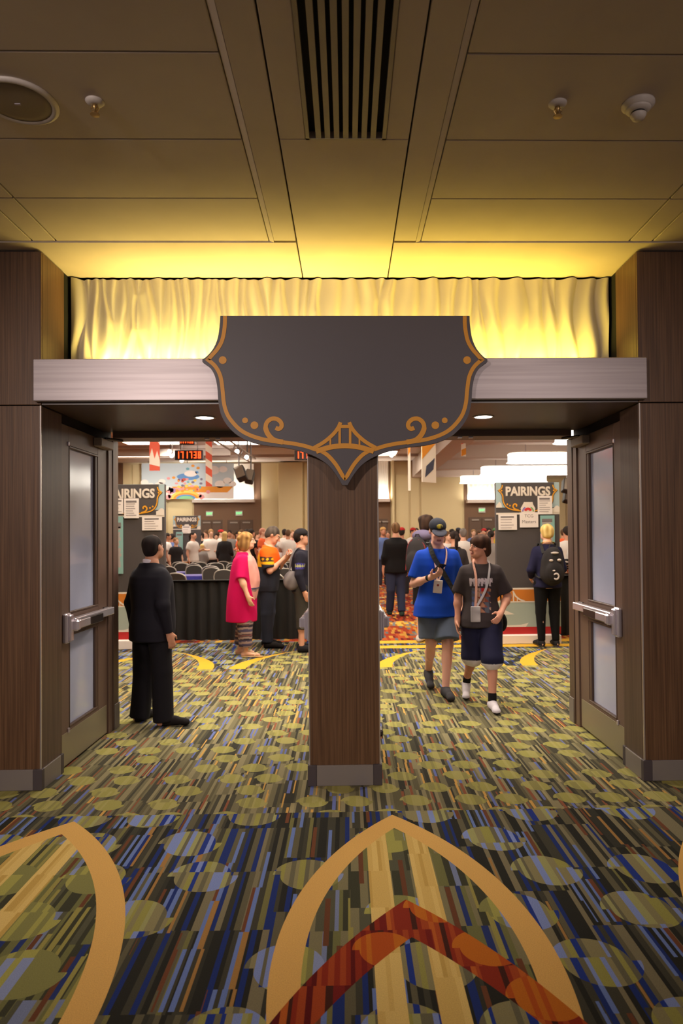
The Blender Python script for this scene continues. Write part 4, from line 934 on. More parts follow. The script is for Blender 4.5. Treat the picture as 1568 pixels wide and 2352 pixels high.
# ================================================================== PEOPLE: smooth implicit surfaces meshed into continuous skins
def smin(a, b, k):
    if k <= 0: return np.minimum(a, b)
    h = np.clip(.5+.5*(b-a)/k, 0, 1); return b+(a-b)*h-k*h*(1-h)
class SDF:
    def __init__(s): s.p = []; s.cuts = []
    def cap(s, a, b, ra, rb, k=.02):
        a = np.array(a, float); b = np.array(b, float); r = max(ra, rb)
        def fn(P):
            ab = b-a; t = np.clip(((P-a)@ab)/max(1e-9, ab@ab), 0, 1)
            return np.linalg.norm(P-a-t[..., None]*ab, axis=-1)-(ra+(rb-ra)*t)
        s.p.append((fn, np.minimum(a, b)-r, np.maximum(a, b)+r, k, 0)); return s
    def cone(s, a, b, ra, rb, k=.02):
        "tapered tube with a flat end at b and a round end at a"
        a = np.array(a, float); b = np.array(b, float); r = max(ra, rb)
        def fn(P):
            ab = b-a; L = math.sqrt(ab@ab); t = ((P-a)@ab)/(L*L); tc = np.clip(t, 0, 1)
            q = np.linalg.norm(P-a-np.maximum(tc, t*(t > 0))[..., None]*ab, axis=-1)-(ra+(rb-ra)*tc); return np.maximum(q, (t-1)*L)
        s.p.append((fn, np.minimum(a, b)-r, np.maximum(a, b)+r, k, 0)); return s
    def box(s, c, h, rot=None, r=.004, k=0):
        c = np.array(c, float); h = np.array(h, float); Rm = np.eye(3) if rot is None else np.array(rot)
        def fn(P):
            q = np.abs((P-c)@Rm)-h+r; return np.linalg.norm(np.maximum(q, 0), axis=-1)+np.minimum(q.max(-1), 0)-r
        m = np.linalg.norm(h); s.p.append((fn, c-m, c+m, k, 0)); return s
    def chain(s, pts, rs, k=.02):
        for i in range(len(pts)-1): s.cap(pts[i], pts[i+1], rs[i], rs[i+1], k)
        return s
    def ell(s, c, r, rot=None, k=.02, sub=0):
        c = np.array(c, float); r = np.array(r, float); Rm = np.eye(3) if rot is None else np.array(rot)
        def fn(P):
            q = (P-c)@Rm; k0 = np.linalg.norm(q/r, axis=-1); k1 = np.linalg.norm(q/(r*r), axis=-1)
            return k0*(k0-1)/np.maximum(k1, 1e-6)
        m = r.max(); s.p.append((fn, c-m, c+m, k, sub)); return s
    def loft(s, st, k=.02, n=2.3):
        "stations (z, cx, cy, half width, half depth), rising z"
        st = np.array(st, float); Z = st[:, 0]; wm = st[:, 3:].max()
        lo = np.array([st[:, 1].min()-wm, st[:, 2].min()-wm, Z[0]]); hi = np.array([st[:, 1].max()+wm, st[:, 2].max()+wm, Z[-1]])
        def fn(P):
            z = np.clip(P[..., 2], Z[0], Z[-1]); cx, cy, w_, d_ = [np.interp(z, Z, st[:, i]) for i in (1, 2, 3, 4)]
            q = ((np.abs(P[..., 0]-cx)/w_)**n+(np.abs(P[..., 1]-cy)/d_)**n)**(1/n)
            dx = (q-1)*np.minimum(w_, d_); dz = np.abs(P[..., 2]-z)
            return np.where(dz > 0, np.hypot(np.maximum(dx, 0), dz), dx)
        s.p.append((fn, lo, hi, k, 0)); return s
    def cut(s, pt, nrm, r=0.0): s.cuts.append((np.array(pt, float), np.array(nrm, float)/np.linalg.norm(nrm))); return s
    def mesh(s, res, scale=1.0, M=None):
        lo = np.min([p[1] for p in s.p if not p[4]], 0)-3*res; hi = np.max([p[2] for p in s.p if not p[4]], 0)+3*res
        n = np.ceil((hi-lo)/res).astype(int)+1
        ax = [lo[i]+res*np.arange(n[i]) for i in range(3)]
        D = np.full(n, .4, np.float32)
        for fn, a, b, k, sub in s.p:
            i0 = np.clip(np.floor((a-lo-k-2*res)/res).astype(int), 0, n-1); i1 = np.clip(np.ceil((b-lo+k+2*res)/res).astype(int)+1, 1, n)
            sl = tuple(slice(i0[i], i1[i]) for i in range(3))
            P = np.stack(np.meshgrid(*[ax[i][sl[i]] for i in range(3)], indexing='ij'), -1)
            d = fn(P)
            D[sl] = -smin(-D[sl], d, k) if sub else smin(D[sl], d, k)
        if s.cuts:
            P = np.stack(np.meshgrid(*ax, indexing='ij'), -1)
            for pt, nr in s.cuts: D = np.maximum(D, (P-pt)@nr)
        ins = D < 0
        cells = np.zeros(np.array(D.shape)-1, np.uint8)
        for dx in (0, 1):
            for dy in (0, 1):
                for dz in (0, 1): cells += ins[dx:dx+cells.shape[0], dy:dy+cells.shape[1], dz:dz+cells.shape[2]]
        act = (cells > 0) & (cells < 8); idx = np.full(cells.shape, -1, np.int64); C_ = np.argwhere(act); idx[act] = np.arange(len(C_))
        acc = np.zeros((len(C_), 3)); cnt = np.zeros(len(C_))
        co = [np.array(q) for q in ((0,0,0),(1,0,0),(0,1,0),(1,1,0),(0,0,1),(1,0,1),(0,1,1),(1,1,1))]
        def dv(o): q = C_+o; return D[q[:, 0], q[:, 1], q[:, 2]]
        vals = [dv(o) for o in co]
        for i in range(8):
            for j in range(i+1, 8):
                e = co[j]-co[i]
                if np.abs(e).sum() != 1: continue
                m = (vals[i] < 0) != (vals[j] < 0); t = np.zeros(len(C_)); t[m] = vals[i][m]/(vals[i][m]-vals[j][m])
                acc[m] += (co[i]+e*t[:, None])[m]; cnt[m] += 1
        V_ = lo+res*(C_+acc/np.maximum(cnt, 1)[:, None])
        F_ = []
        for a in range(3):
            o = [0, 0, 0]; o[a] = 1; sh = [D.shape[i]-o[i] for i in range(3)]
            A = ins[:sh[0], :sh[1], :sh[2]]; B = ins[o[0]:, o[1]:, o[2]:]
            E = np.argwhere(A != B); b1, b2 = (a+1) % 3, (a+2) % 3
            E = E[(E[:, b1] > 0) & (E[:, b2] > 0) & (E[:, b1] < D.shape[b1]-1) & (E[:, b2] < D.shape[b2]-1)]
            q = []
            for d1, d2 in ((-1, -1), (0, -1), (0, 0), (-1, 0)):
                c = E.copy(); c[:, b1] += d1; c[:, b2] += d2; q.append(idx[c[:, 0], c[:, 1], c[:, 2]])
            q = np.stack(q, 1); fl_ = ~A[E[:, 0], E[:, 1], E[:, 2]]; q[fl_] = q[fl_][:, ::-1]; F_.append(q)
        F_ = np.concatenate(F_); F_ = F_[(F_ >= 0).all(1)]
        # two rounds of smoothing take the grid steps out
        for it in range(2):
            S_ = np.zeros_like(V_); c = np.zeros(len(V_))
            for i in range(4):
                np.add.at(S_, F_[:, i], V_[F_[:, (i+1) % 4]]); np.add.at(S_, F_[:, i], V_[F_[:, (i+3) % 4]]); np.add.at(c, F_[:, i], 2)
            V_ = V_*.5+.5*S_/np.maximum(c, 1)[:, None]
        return V_, F_
def np_mesh(name, V_, F_, mats, colfn=None, scale=1.0, folds=None):
    V_ = V_.copy()
    if folds:
        amp, sc = folds; q = V_*sc
        nrm = np.zeros_like(V_); fn = np.cross(V_[F_[:, 1]]-V_[F_[:, 0]], V_[F_[:, 2]]-V_[F_[:, 0]])
        for i in range(4): np.add.at(nrm, F_[:, i], fn)
        nrm /= np.maximum(1e-9, np.linalg.norm(nrm, axis=1))[:, None]
        wv = np.sin(q[:, 2]*9+2.5*np.sin(q[:, 0]*11)+3*np.sin(q[:, 1]*8))*.5+np.sin(q[:, 0]*23+q[:, 2]*7+2*np.sin(q[:, 1]*13))*.35+np.sin(q[:, 1]*21-q[:, 2]*12)*.3
        V_ = V_+nrm*(wv*amp)[:, None]
    Vs = V_*scale
    me = bpy.data.meshes.new(name); me.vertices.add(len(Vs)); me.vertices.foreach_set('co', Vs.astype(np.float32).ravel())
    me.loops.add(F_.size); me.loops.foreach_set('vertex_index', F_.astype(np.int32).ravel())
    me.polygons.add(len(F_)); me.polygons.foreach_set('loop_start', np.arange(0, F_.size, 4, dtype=np.int32))
    me.update(calc_edges=True); me.polygons.foreach_set('use_smooth', np.ones(len(F_), bool))
    me.materials.append(MATS[mats] if isinstance(mats, str) else mats)
    if colfn is not None:
        c = np.array(colfn(V_), float)
        if c.shape[1] == 3: c = np.concatenate([c, np.ones((len(c), 1))], 1)
        at_ = me.color_attributes.new('Col', 'FLOAT_COLOR', 'POINT'); at_.data.foreach_set('color', c.astype(np.float32).ravel())
    return me
vcol('skin', .55, .35); vcol('cloth_print', .85, .2); ocol('crowd_cloth'); ocol('crowd_skin', .6); ocol('crowd_hair', .7)
def rotm(yaw=0, pitch=0, roll=0):
    "head turn: yaw to the person's left, pitch = bow"
    return np.array(Matrix.Rotation(yaw, 3, 'Z') @ Matrix.Rotation(pitch, 3, 'X') @ Matrix.Rotation(roll, 3, 'Y'))
def J(H=1.75, **kw):
    "joints of a 1.75 m figure facing -Y; R is the -X side"
    j = dict(shR=(-.158,.01,1.368), shL=(.158,.01,1.368), elR=(-.222,.03,1.10), elL=(.222,.03,1.10), wrR=(-.232,-.04,.865), wrL=(.232,-.04,.865),
             hipR=(-.092,0,.90), hipL=(.092,0,.90), knR=(-.10,-.015,.49), knL=(.10,-.015,.49), anR=(-.105,.02,.085), anL=(.105,.02,.085),
             toeR=(-.125,-.16,.03), toeL=(.125,-.16,.03), head=(0,-.02,1.635), neck=(0,.012,1.47), chest=(0,0,0), lean=0.0, hyaw=0, hpitch=0, hroll=0,
             bulk=1.0, wide=1.0, belly=0.0, hR=None, hL=None)
    j.update(kw); j['s'] = H/1.75; return j
def torso(j, inf=0.0, z0=.84, z1=1.50, flare=0.0):
    b = j['bulk']; st = []
    for z, w_, d_ in ((.80,.160,.112),(.88,.170,.120),(.96,.162,.116),(1.06,.146,.104),(1.18,.152,.112),(1.28,.168,.120),(1.35,.162,.110),(1.395,.130,.092),(1.435,.088,.074),(1.475,.060,.062),(1.50,.056,.058)):
        bl = j['belly']*math.exp(-((z-1.08)/.16)**2)
        st.append((z, j['chest'][0]*(z-.9)/.5, j['chest'][1]*(z-.9)/.5 - bl*.6, w_*b*j['wide']+bl*.5, d_*b+bl))
    zs_ = [q[0] for q in st]
    def itp(z, i): return float(np.interp(z, zs_, [q[i] for q in st]))
    out = []
    for z in sorted(set([z0, z1]+[z for z in zs_ if z0 < z < z1])):
        e = inf+flare*max(0, (1.0-z)); out.append((z, itp(z, 1), itp(z, 2), itp(z, 3)+e, itp(z, 4)+e))
    return out
def hand(S, wr, el, curl=.5, side=1, pn=None, k=.008):
    wr = np.array(wr, float); d = wr-np.array(el, float); d /= np.linalg.norm(d)
    pn = np.array(pn if pn is not None else (-side*1.0, -.3, 0), float); pn -= d*(pn@d); pn /= np.linalg.norm(pn); sd = np.cross(d, pn)
    if sd[1] > 0: sd = -sd                                   # thumb side forward
    S.ell(wr+d*.05, (.050, .037, .017), np.stack([d, sd, pn], 1), .02)
    S.cap(wr-d*.03, wr+d*.03, .027, .026, .02)
    for off, ln in ((.028, .074), (.010, .082), (-.009, .077), (-.026, .060)):
        p = wr+d*.088+sd*off; a = curl*.6; L_ = ln
        for f_, r0, r1 in ((.45, .0095, .0090), (.32, .0090, .0083), (.25, .0083, .0070)):
            q = p+(d*math.cos(a)+pn*math.sin(a))*L_*f_; S.cap(p, q, r0, r1, k*.6); p = q; a += curl*.75
    b = wr+d*.022+sd*.030; t1 = b+(d*.62+sd*.62+pn*.35)*.042; t2 = t1+(d*.85+sd*.25+pn*(.3+.4*curl))*.034
    S.cap(b, t1, .014, .011, .012); S.cap(t1, t2, .0105, .0085, .006)
def head_frame(j): return rotm(j['hyaw'], j['hpitch'], j['hroll']), np.array(j['head'], float)
def hp(j, p): R_, c = head_frame(j); return c+R_@np.array(p, float)
def add_head(S, j):
    R_, c = head_frame(j); E_ = lambda p, r, k=.02: S.ell(hp(j, p), r, R_, k)
    E_((0,.018,.020), (.074,.092,.088), .02); E_((0,-.030,-.040), (.060,.066,.078), .03); E_((0,-.062,-.092), (.036,.034,.026), .025)
    E_((.035,-.050,-.070), (.026,.040,.034), .02); E_((-.035,-.050,-.070), (.026,.040,.034), .02)
    S.cap(hp(j, (0,-.094,.012)), hp(j, (0,-.117,-.030)), .0085, .0125, .012); S.ell(hp(j, (0,-.108,-.036)), (.017,.012,.009), R_, .008)
    E_((0,-.080,.022), (.050,.018,.010), .016)                      # brow
    for s_ in (-1, 1):
        S.ell(hp(j, (s_*.030,-.093,.003)), (.017,.014,.011), R_, .004, 1)   # eye socket
        E_((s_*.030,-.083,.003), (.0135,.012,.0105), .003)
        E_((s_*.038,-.072,-.030), (.022,.020,.018), .015); E_((s_*.076,.012,-.012), (.010,.020,.031), .008)
    E_((0,-.094,-.0615), (.023,.011,.0055), .004); E_((0,-.092,-.0735), (.020,.011,.006), .004)
    n0 = np.array(j['neck'], float); S.cap(n0+np.array((0,.01,-.05)), hp(j, (0,.025,-.075)), .058, .052, .03)
def add_arms(S, j, k=.02):
    for q, sg in (('R', -1), ('L', 1)):
        sh, el, wr = j['sh'+q], j['el'+q], j['wr'+q]; b = .5+.5*j['bulk']
        S.cap(sh, el, .050*b, .040*b, .035); S.cap(el, wr, .041*b, .026, .015)
        m = np.array(el)*.72+np.array(wr)*.28; S.ell(m, (.042*b,)*3, None, .03)
        h_ = j['h'+q] or {}; hand(S, wr, el, h_.get('curl', .5), sg, h_.get('pn'))
def add_legs(S, j, foot=True):
    for q in 'RL':
        hip, kn, an, to = [np.array(j[n+q], float) for n in ('hip', 'kn', 'an', 'toe')]; b = .6+.4*j['bulk']
        S.cap(hip, kn, .088*b, .056*b, .03); S.cap(kn, an, .052*b, .036, .02)
        d = an-kn; S.ell(kn+d*.32+np.array((0,.016,0)), (.046*b,.052*b,.10), None, .03)
        if foot: S.cap(an+np.array((0,.02,-.035)), to, .031, .024, .02); S.ell(an+np.array((0,.03,-.045)), (.032,.040,.034), None, .015)
SK = np.array
def skin_cols(j, base, lips=(150, 84, 80), brow=(60, 44, 34), iris=(40, 30, 26)):
    R_, c = head_frame(j); B = np.array(C(*base)[:3]); LP = np.array(C(*lips)[:3]); BR = np.array(C(*brow)[:3]); IR = np.array(C(*iris)[:3]); WH = np.array(C(205, 196, 190)[:3])
    def fn(V_):
        col = np.tile(B, (len(V_), 1)); q = (V_-c)@R_
        blush = np.exp(-(((np.abs(q[:, 0])-.042)/.02)**2+((q[:, 2]+.035)/.02)**2))*(q[:, 1] < -.04)*.35; col *= (1-blush[:, None]*np.array((0, .35, .3)))
        m = (np.abs(q[:, 0]) < .024) & (np.abs(q[:, 2]+.0675) < .0105) & (q[:, 1] < -.085); col[m] = LP
        e = ((np.abs(q[:, 0])-.030)/.0145)**2+((q[:, 2]-.003)/.0085)**2; m = (e < 1) & (q[:, 1] < -.070); col[m] = WH
        e = ((np.abs(q[:, 0])-.030)/.0075)**2+((q[:, 2]-.003)/.0085)**2; m = (e < 1) & (q[:, 1] < -.070); col[m] = IR
        m = (np.abs(np.abs(q[:, 0])-.032) < .020) & (np.abs(q[:, 2]-.022) < .006) & (q[:, 1] < -.065); col[m] = BR
        return col
    return fn
def flat(c): 
    c = np.array(C(*c)[:3]); return lambda V_: np.tile(c, (len(V_), 1))
def mottle(c1, c2, sc=(9, 9, 30)):
    a, b = np.array(C(*c1)[:3]), np.array(C(*c2)[:3])
    def fn(V_):
        t = .5+.25*np.sin(V_[:, 0]*sc[0]*7+np.sin(V_[:, 2]*sc[2]))+.25*np.sin(V_[:, 1]*sc[1]*6+1.7*np.sin(V_[:, 0]*sc[0]*3)+V_[:, 2]*sc[2]); t = np.clip(t, 0, 1)[:, None]; return a*(1-t)+b*t
    return fn
class Person:
    def __init__(s, j, loc, rz, label, skin=(214, 160, 130), res=.009, group=None, skinkw={}):
        s.j = j; s.sc = j['s']; s.res = res; s.M = Matrix.Translation(Vector(loc)) @ Matrix.Rotation(rz, 4, 'Z')
        S = SDF(); S.loft(torso(j), .03); add_head(S, j); add_arms(S, j); add_legs(S, j)
        V_, F_ = S.mesh(res*.85 if res < .012 else res)
        s.o = link('person', np_mesh('person', V_, F_, 'skin', skin_cols(j, skin, **skinkw), s.sc), None, label, 'person', group)
        s.o.matrix_world = s.M; s.o.location = loc; s.o.rotation_euler = (0, 0, rz)
    def wear(s, name, S, col, folds=(.004, 1.0), m='cloth_print', label=None, res=None):
        V_, F_ = S.mesh(res or s.res)
        o = link(name, np_mesh(name, V_, F_, m, col if callable(col) else flat(col), s.sc, folds), s.o, label, local=True); return o
    def thing(s, name, S, col, label, cat, folds=None, res=None, m='cloth_print', parts=()):
        V_, F_ = S.mesh(res or s.res); o = link(name, np_mesh(name, V_, F_, m, col if callable(col) else flat(col), s.sc, folds), None, label, cat)
        o.location = s.o.location; o.rotation_euler = s.o.rotation_euler; return o
    def sub(s, name, S, col, parent, folds=None, res=None, m='cloth_print'):
        V_, F_ = S.mesh(res or s.res); return link(name, np_mesh(name, V_, F_, m, col if callable(col) else flat(col), s.sc, folds), parent, local=True)
    # ready-made garments
    def shirt(s, col, hem=.80, sleeve=.62, inf=.022, loose=.028, folds=(.005, 1.0), name='t_shirt', neck=1.465, flare=.05, cuffs=None, label=None):
        j = s.j; S = SDF(); S.loft(torso(j, inf, hem, neck, flare), .03)
        for q in 'RL':
            sh, el, wr = [np.array(j[n+q], float) for n in ('sh', 'el', 'wr')]; b = .5+.5*j['bulk']
            if sleeve <= 1: S.cone(sh, sh+(el-sh)*sleeve, .054*b+loose*.35, .046*b+loose, .045)
            else: S.cap(sh, el, .053*b+loose*.35, .044*b+loose*.5, .045); S.cone(el, el+(wr-el)*(sleeve-1), .044*b+loose*.5, .030+loose*.45, .02)
        S.cut((0, 0, hem), (0, 0, -1)); S.cut((0, .02, neck), (0, -.25, 1)); return s.wear(name, S, col, folds, label=label)
    def bottoms(s, col, end=1.0, inf=.016, loose=.02, name='trousers', top=.98, folds=(.004, 1.0), taper=.012, label=None):
        "end: 0 hip .. .5 knee .. 1 ankle"
        j = s.j; S = SDF(); S.loft(torso(j, inf, .84, top), .03)
        for q in 'RL':
            hip, kn, an = [np.array(j[n+q], float) for n in ('hip', 'kn', 'an')]; b = .6+.4*j['bulk']
            if end <= .5: S.cone(hip, hip+(kn-hip)*end*2, .094*b+inf, .064*b+loose+.012, .025)
            else:
                e = kn+(an-kn)*(end-.5)*2; S.cap(hip, kn, .092*b+inf, .060*b+loose, .025); S.cone(kn, e, .060*b+loose, .040+loose+taper, .02)
        return s.wear(name, S, col, folds, label=label)
    def shoes(s, col, sole=(220, 214, 206), name='shoe', high=.055, wide=.040, soleh=.018):
        j = s.j
        for q in 'RL':
            an, to = np.array(j['an'+q], float), np.array(j['toe'+q], float); d = to-an; d[2] = 0; d /= np.linalg.norm(d); up = np.array((0, 0, 1.0))
            tilt = (an[2]-.085); S = SDF(); heel = an+np.array((0, 0, -.045))-d*.028
            S.cap(heel, to+np.array((0, 0, .012)), wide, wide*.82, .02); S.cap(an+np.array((0,0,-.028)), an*.35+to*.65+np.array((0,0,.006)), .046, .038, .02); S.ell(an+np.array((0,0,-.03)), (.044, .046, high), None, .025); S.ell(to+d*.03+np.array((0,0,.004)), (wide*.95, wide*.95, .032), None, .02)
            hb, tb = heel+np.array((0,0,-.038)), to+np.array((0,0,-.028)); v_ = tb-hb; S.cut(hb, d*v_[2]-up*(v_@d))
            c1, c2 = np.array(C(*col)[:3]), np.array(C(*sole)[:3])
            def fn(V_, heel=heel, to=to, d=d, hb=hb, tb=tb): 
                t = np.clip(((V_-heel)@d)/max(.01, (to-heel)@d), 0, 1); zz = hb[2]+(tb[2]-hb[2])*t; m = V_[:, 2]-zz < soleh
                c = np.tile(c1, (len(V_), 1)); c[m] = c2; return c
            s.wear(name, S, fn, None, res=min(s.res, .008))
    def strap(s, name, pts, w_, t, col, parent=None, label=None, cat=None, n=4):
        "flat band along a 3-D path (unscaled local coordinates)"
        P = [Vector(p)*s.sc for p in pts]; P2 = []
        for k in range(len(P)-1):
            p0, p1, p2, p3 = P[max(k-1,0)], P[k], P[k+1], P[min(k+2,len(P)-1)]
            for q in range(n): u = q/n; P2.append(.5*((2*p1)+(p2-p0)*u+(2*p0-5*p1+4*p2-p3)*u*u+(3*p1-p0-3*p2+p3)*u**3))
        P2.append(P[-1]); c = Vector((s.j['chest'][0]*.6*s.sc, s.j['chest'][1]*.6*s.sc, 0)); m = MB(); N = len(P2)
        for k, p in enumerate(P2):
            tg = (P2[min(k+1,N-1)]-P2[max(k-1,0)]).normalized(); out = Vector((p.x-c.x, p.y-c.y, 0)); out = (out-tg*out.dot(tg))
            if abs(tg.z) < .35: out = Vector((0,0,1))-tg*tg.z
            out = out.normalized(); sd = tg.cross(out).normalized()
            for a, b in ((-1,0),(1,0),(1,1),(-1,1)): m.v.append(tuple(p+sd*a*w_*.5*s.sc+out*b*t))
        for k in range(N-1):
            for a in range(4): m.f.append([k*4+a, k*4+(a+1) % 4, k*4+4+(a+1) % 4, k*4+4+a])
        m.f.append([0,1,2,3]); e = 4*(N-1); m.f.append([e,e+1,e+2,e+3])
        key = 'cloth_%d_%d_%d' % col; mat(key, C(*col), .8)
        o = m.build(name, key, parent if parent else s.o, local=True) if cat is None else m.build(name, key, None, label=label, cat=cat)
        if cat: o.location = s.o.location; o.rotation_euler = s.o.rotation_euler
        return o
    def hair(s, kind, col, col2=None):
        j = s.j; R_, c = head_frame(j); S = SDF(); E_ = lambda p, r, k=.02, sub=0: S.ell(hp(j, p), r, R_, k, sub)
        if kind == 'short':
            E_((0,.026,.030), (.082,.098,.090)); E_((0,.060,-.020), (.066,.062,.075), .03); E_((0,-.125,-.045), (.085,.085,.095), .012, 1); E_((.085,-.02,-.07), (.05,.06,.05), .01, 1); E_((-.085,-.02,-.07), (.05,.06,.05), .01, 1)
        if kind == 'mop':
            E_((0,.020,.032), (.094,.110,.094)); E_((0,.060,-.035), (.080,.070,.085), .03); E_((0,-.058,.050), (.066,.036,.046), .03); E_((0,-.130,-.050), (.080,.078,.082), .010, 1); E_((.06,.02,.05), (.05,.07,.06)); E_((-.06,.02,.05), (.05,.07,.06))
        if kind == 'bob':
            E_((0,.025,.035), (.098,.112,.095)); E_((.062,.030,-.060), (.050,.080,.095), .03); E_((-.062,.030,-.060), (.050,.080,.095), .03); E_((0,.070,-.060), (.080,.056,.105), .03); E_((0,-.135,-.045), (.070,.085,.100), .010, 1)
            for i in range(26):
                a = 2*math.pi*i/26*1.618*3; zz = -.13+.24*((i*7) % 26)/26; rr = .088*math.sqrt(max(.1, 1-((zz-.03)/.17)**2)); y_ = .03+rr*math.cos(a)*1.05
                if y_ > -.03: E_((rr*math.sin(a), y_, zz), (.026,.026,.026), .014)
        if kind == 'bald':
            E_((0,.030,.010), (.080,.094,.082)); E_((0,.060,-.030), (.066,.060,.070), .03); E_((0,-.100,.01), (.105,.10,.14), .012, 1); E_((0,-.02,.125), (.075,.075,.055), .012, 1)
        if kind == 'thin':
            E_((0,.030,.022), (.081,.096,.088)); E_((0,.060,-.025), (.068,.062,.078), .03); E_((0,-.120,.0), (.095,.095,.14), .012, 1); E_((.085,-.03,-.07), (.05,.06,.05), .01, 1); E_((-.085,-.03,-.07), (.05,.06,.05), .01, 1); E_((.01,.01,.125), (.042,.050,.026), .012, 1)
        if kind == 'bowl':
            E_((0,.026,.028), (.092,.104,.094)); E_((0,.055,-.035), (.080,.070,.062), .03); E_((0,-.130,-.045), (.085,.085,.095), .012, 1)
        if kind == 'pony':
            E_((0,.026,.030), (.080,.096,.088)); E_((0,-.125,-.040), (.085,.085,.095), .012, 1); E_((0,.112,.045), (.030,.032,.032), .01); S.chain([hp(j, (0,.120,.04)), hp(j, (.0,.150,-.03)), hp(j, (0,.140,-.14)), hp(j, (0,.125,-.24))], [.026, .034, .028, .010], .02)
        if kind == 'long':
            E_((0,.026,.032), (.086,.102,.092)); E_((0,.065,-.10), (.085,.050,.16), .03); E_((0,-.125,-.045), (.078,.085,.105), .012, 1)
        cc = mottle(col, col2 or tuple(max(0, x-34) for x in col), (14, 14, 10)); return s.wear('hair', S, cc, (.005, 2.6), res=min(s.res, .008))
    def cap_hat(s, col, brim=True, patch=None, back=False, brimcol=None):
        j = s.j; R_, c = head_frame(j); S = SDF(); E_ = lambda p, r, k=.012, sub=0: S.ell(hp(j, p), r, R_, k, sub)
        E_((0,.020,.042), (.088,.104,.082)); S.cut(hp(j, (0, 0, .028)), R_@np.array((0, -.08, -1.0)))
        o = s.wear('cap', S, col, None, res=min(s.res, .008))
        if brim:
            S = SDF(); S.ell(hp(j, (0,-.085,.022)), (.076,.088,.016), R_@rotm(0, .22), .01); S.cut(hp(j, (0,-.055,0)), R_@np.array((0, 1, 0))); s.wear('cap_brim', S, brimcol or col, None, res=.007)
        return o
# ================================================================== the people in view
def col_z(stops):
    "horizontal colour bands by height: list of (z upper limit, colour)"
    st = [(z, np.array(C(*c)[:3])) for z, c in stops]
    def fn(V_):
        o = np.tile(st[-1][1], (len(V_), 1))
        for z, c in reversed(st): o[V_[:, 2] < z] = c
        return o
    return fn
def laces(P, q):
    an, to = np.array(P.j['an'+q], float), np.array(P.j['toe'+q], float); d = to-an; d[2] = 0; d /= np.linalg.norm(d); sd = np.cross(d, (0, 0, 1)); S = SDF()
    for t, z in ((.035, .088), (.055, .074), (.075, .064)): c = an+d*t; c[2] = z; S.cap(c-sd*.018, c+sd*.018, .0055, .0055, .0)
    P.wear('shoe_laces', S, (24, 20, 20), None, res=.005)

# --- man in the dark suit
P = Person(J(1.65, hipR=(-.098,0,.9), hipL=(.098,0,.9), knR=(-.13,-.02,.49), knL=(.125,-.01,.49), anR=(-.165,.0,.085), anL=(.15,.02,.085), toeR=(-.300,-.105,.03), toeL=(.19,-.15,.03), elR=(-.240,.06,1.10), elL=(.240,.05,1.10), wrR=(-.255,.0,.845), wrL=(.25,.0,.85), bulk=1.08, belly=.03, hyaw=.30, head=(0,-.025,1.63)),
           (-1.712, 6.12, 0), math.radians(143), 'balding man in dark suit seen from behind at the left doors', (196, 140, 112))
P.shirt(mottle((22, 20, 27), (27, 24, 32), (3, 3, 3)), hem=.765, sleeve=1.99, inf=.034, loose=.030, folds=(.005, .8), name='suit_jacket', neck=1.482, flare=.08)
S = SDF(); S.cap((0,.012,1.45), (0,.020,1.495), .068, .061, .01); S.cut((0,.02,1.500), (0,-.35,1)); P.wear('shirt_collar', S, (214, 206, 214), None, res=.006)
P.bottoms(mottle((16, 14, 18), (21, 18, 23), (3, 3, 3)), 1.06, .02, .030, folds=(.007, .8), taper=.022)
P.shoes((26, 22, 22), (18, 16, 16)); laces(P, 'R'); laces(P, 'L')
P.hair('thin', (40, 30, 28), (26, 20, 20))
# --- woman in the pink cardigan
P = Person(J(1.685, bulk=1.16, wide=1.04, belly=.045, elR=(-.262,-.0,1.10), elL=(.262,.03,1.10), wrR=(-.272,-.085,.865), wrL=(.265,-.03,.865), shR=(-.178,.01,1.36), shL=(.178,.01,1.36), anR=(-.10,-.02,.085), anL=(.11,.10,.085), toeR=(-.115,-.20,.03), toeL=(.125,-.08,.03), knL=(.10,.03,.49), hyaw=.05, head=(0,-.03,1.63)),
           (-1.40, 9.55, 0), math.radians(88), 'woman in long pink cardigan and striped trousers standing in profile', (226, 172, 146))
P.shirt(mottle((224, 160, 150), (214, 146, 138)), hem=.80, sleeve=.25, inf=.014, loose=.0, folds=(.004, 1), name='blouse', neck=1.44)
S = SDF(); S.loft([(.49,0,.055,.235,.215),(.62,0,.05,.245,.215),(.80,0,.035,.255,.215),(.95,0,.02,.258,.215),(1.08,0,.0,.262,.215),(1.2,0,.01,.248,.19),(1.28,0,.01,.235,.17),(1.35,0,.012,.215,.15),(1.395,0,.015,.175,.125),(1.435,0,.02,.125,.10),(1.47,0,.025,.09,.085)], .03)
for q in 'RL':
    sh, el = np.array(P.j['sh'+q]), np.array(P.j['el'+q]); S.cone(sh, sh+(el-sh)*.98, .074, .074, .05)
S.cut((0,0,.49), (0,0,-1)); S.cut((0,-.115,1.0), (0,-1,.12)); P.wear('cardigan', S, mottle((206, 10, 92), (186, 4, 78), (4, 4, 2)), (.006, .9))
def stripes_fn(V_):
    t = (np.sin(V_[:, 2]*95+.6*np.sin(V_[:, 0]*30)+.5*np.sin(V_[:, 1]*26))); u = np.sin(V_[:, 2]*33+1)
    a, b, c, d_ = [np.array(C(*q)[:3]) for q in ((48, 40, 52), (150, 128, 124), (74, 68, 96), (116, 76, 78))]
    o = np.tile(a, (len(V_), 1)); o[t > .25] = b; o[(t <= .25) & (u > .4)] = c; o[(t <= -.55) & (u < -.3)] = d_; return o
P.bottoms(stripes_fn, .93, .018, .05, folds=(.005, 1), taper=.0)
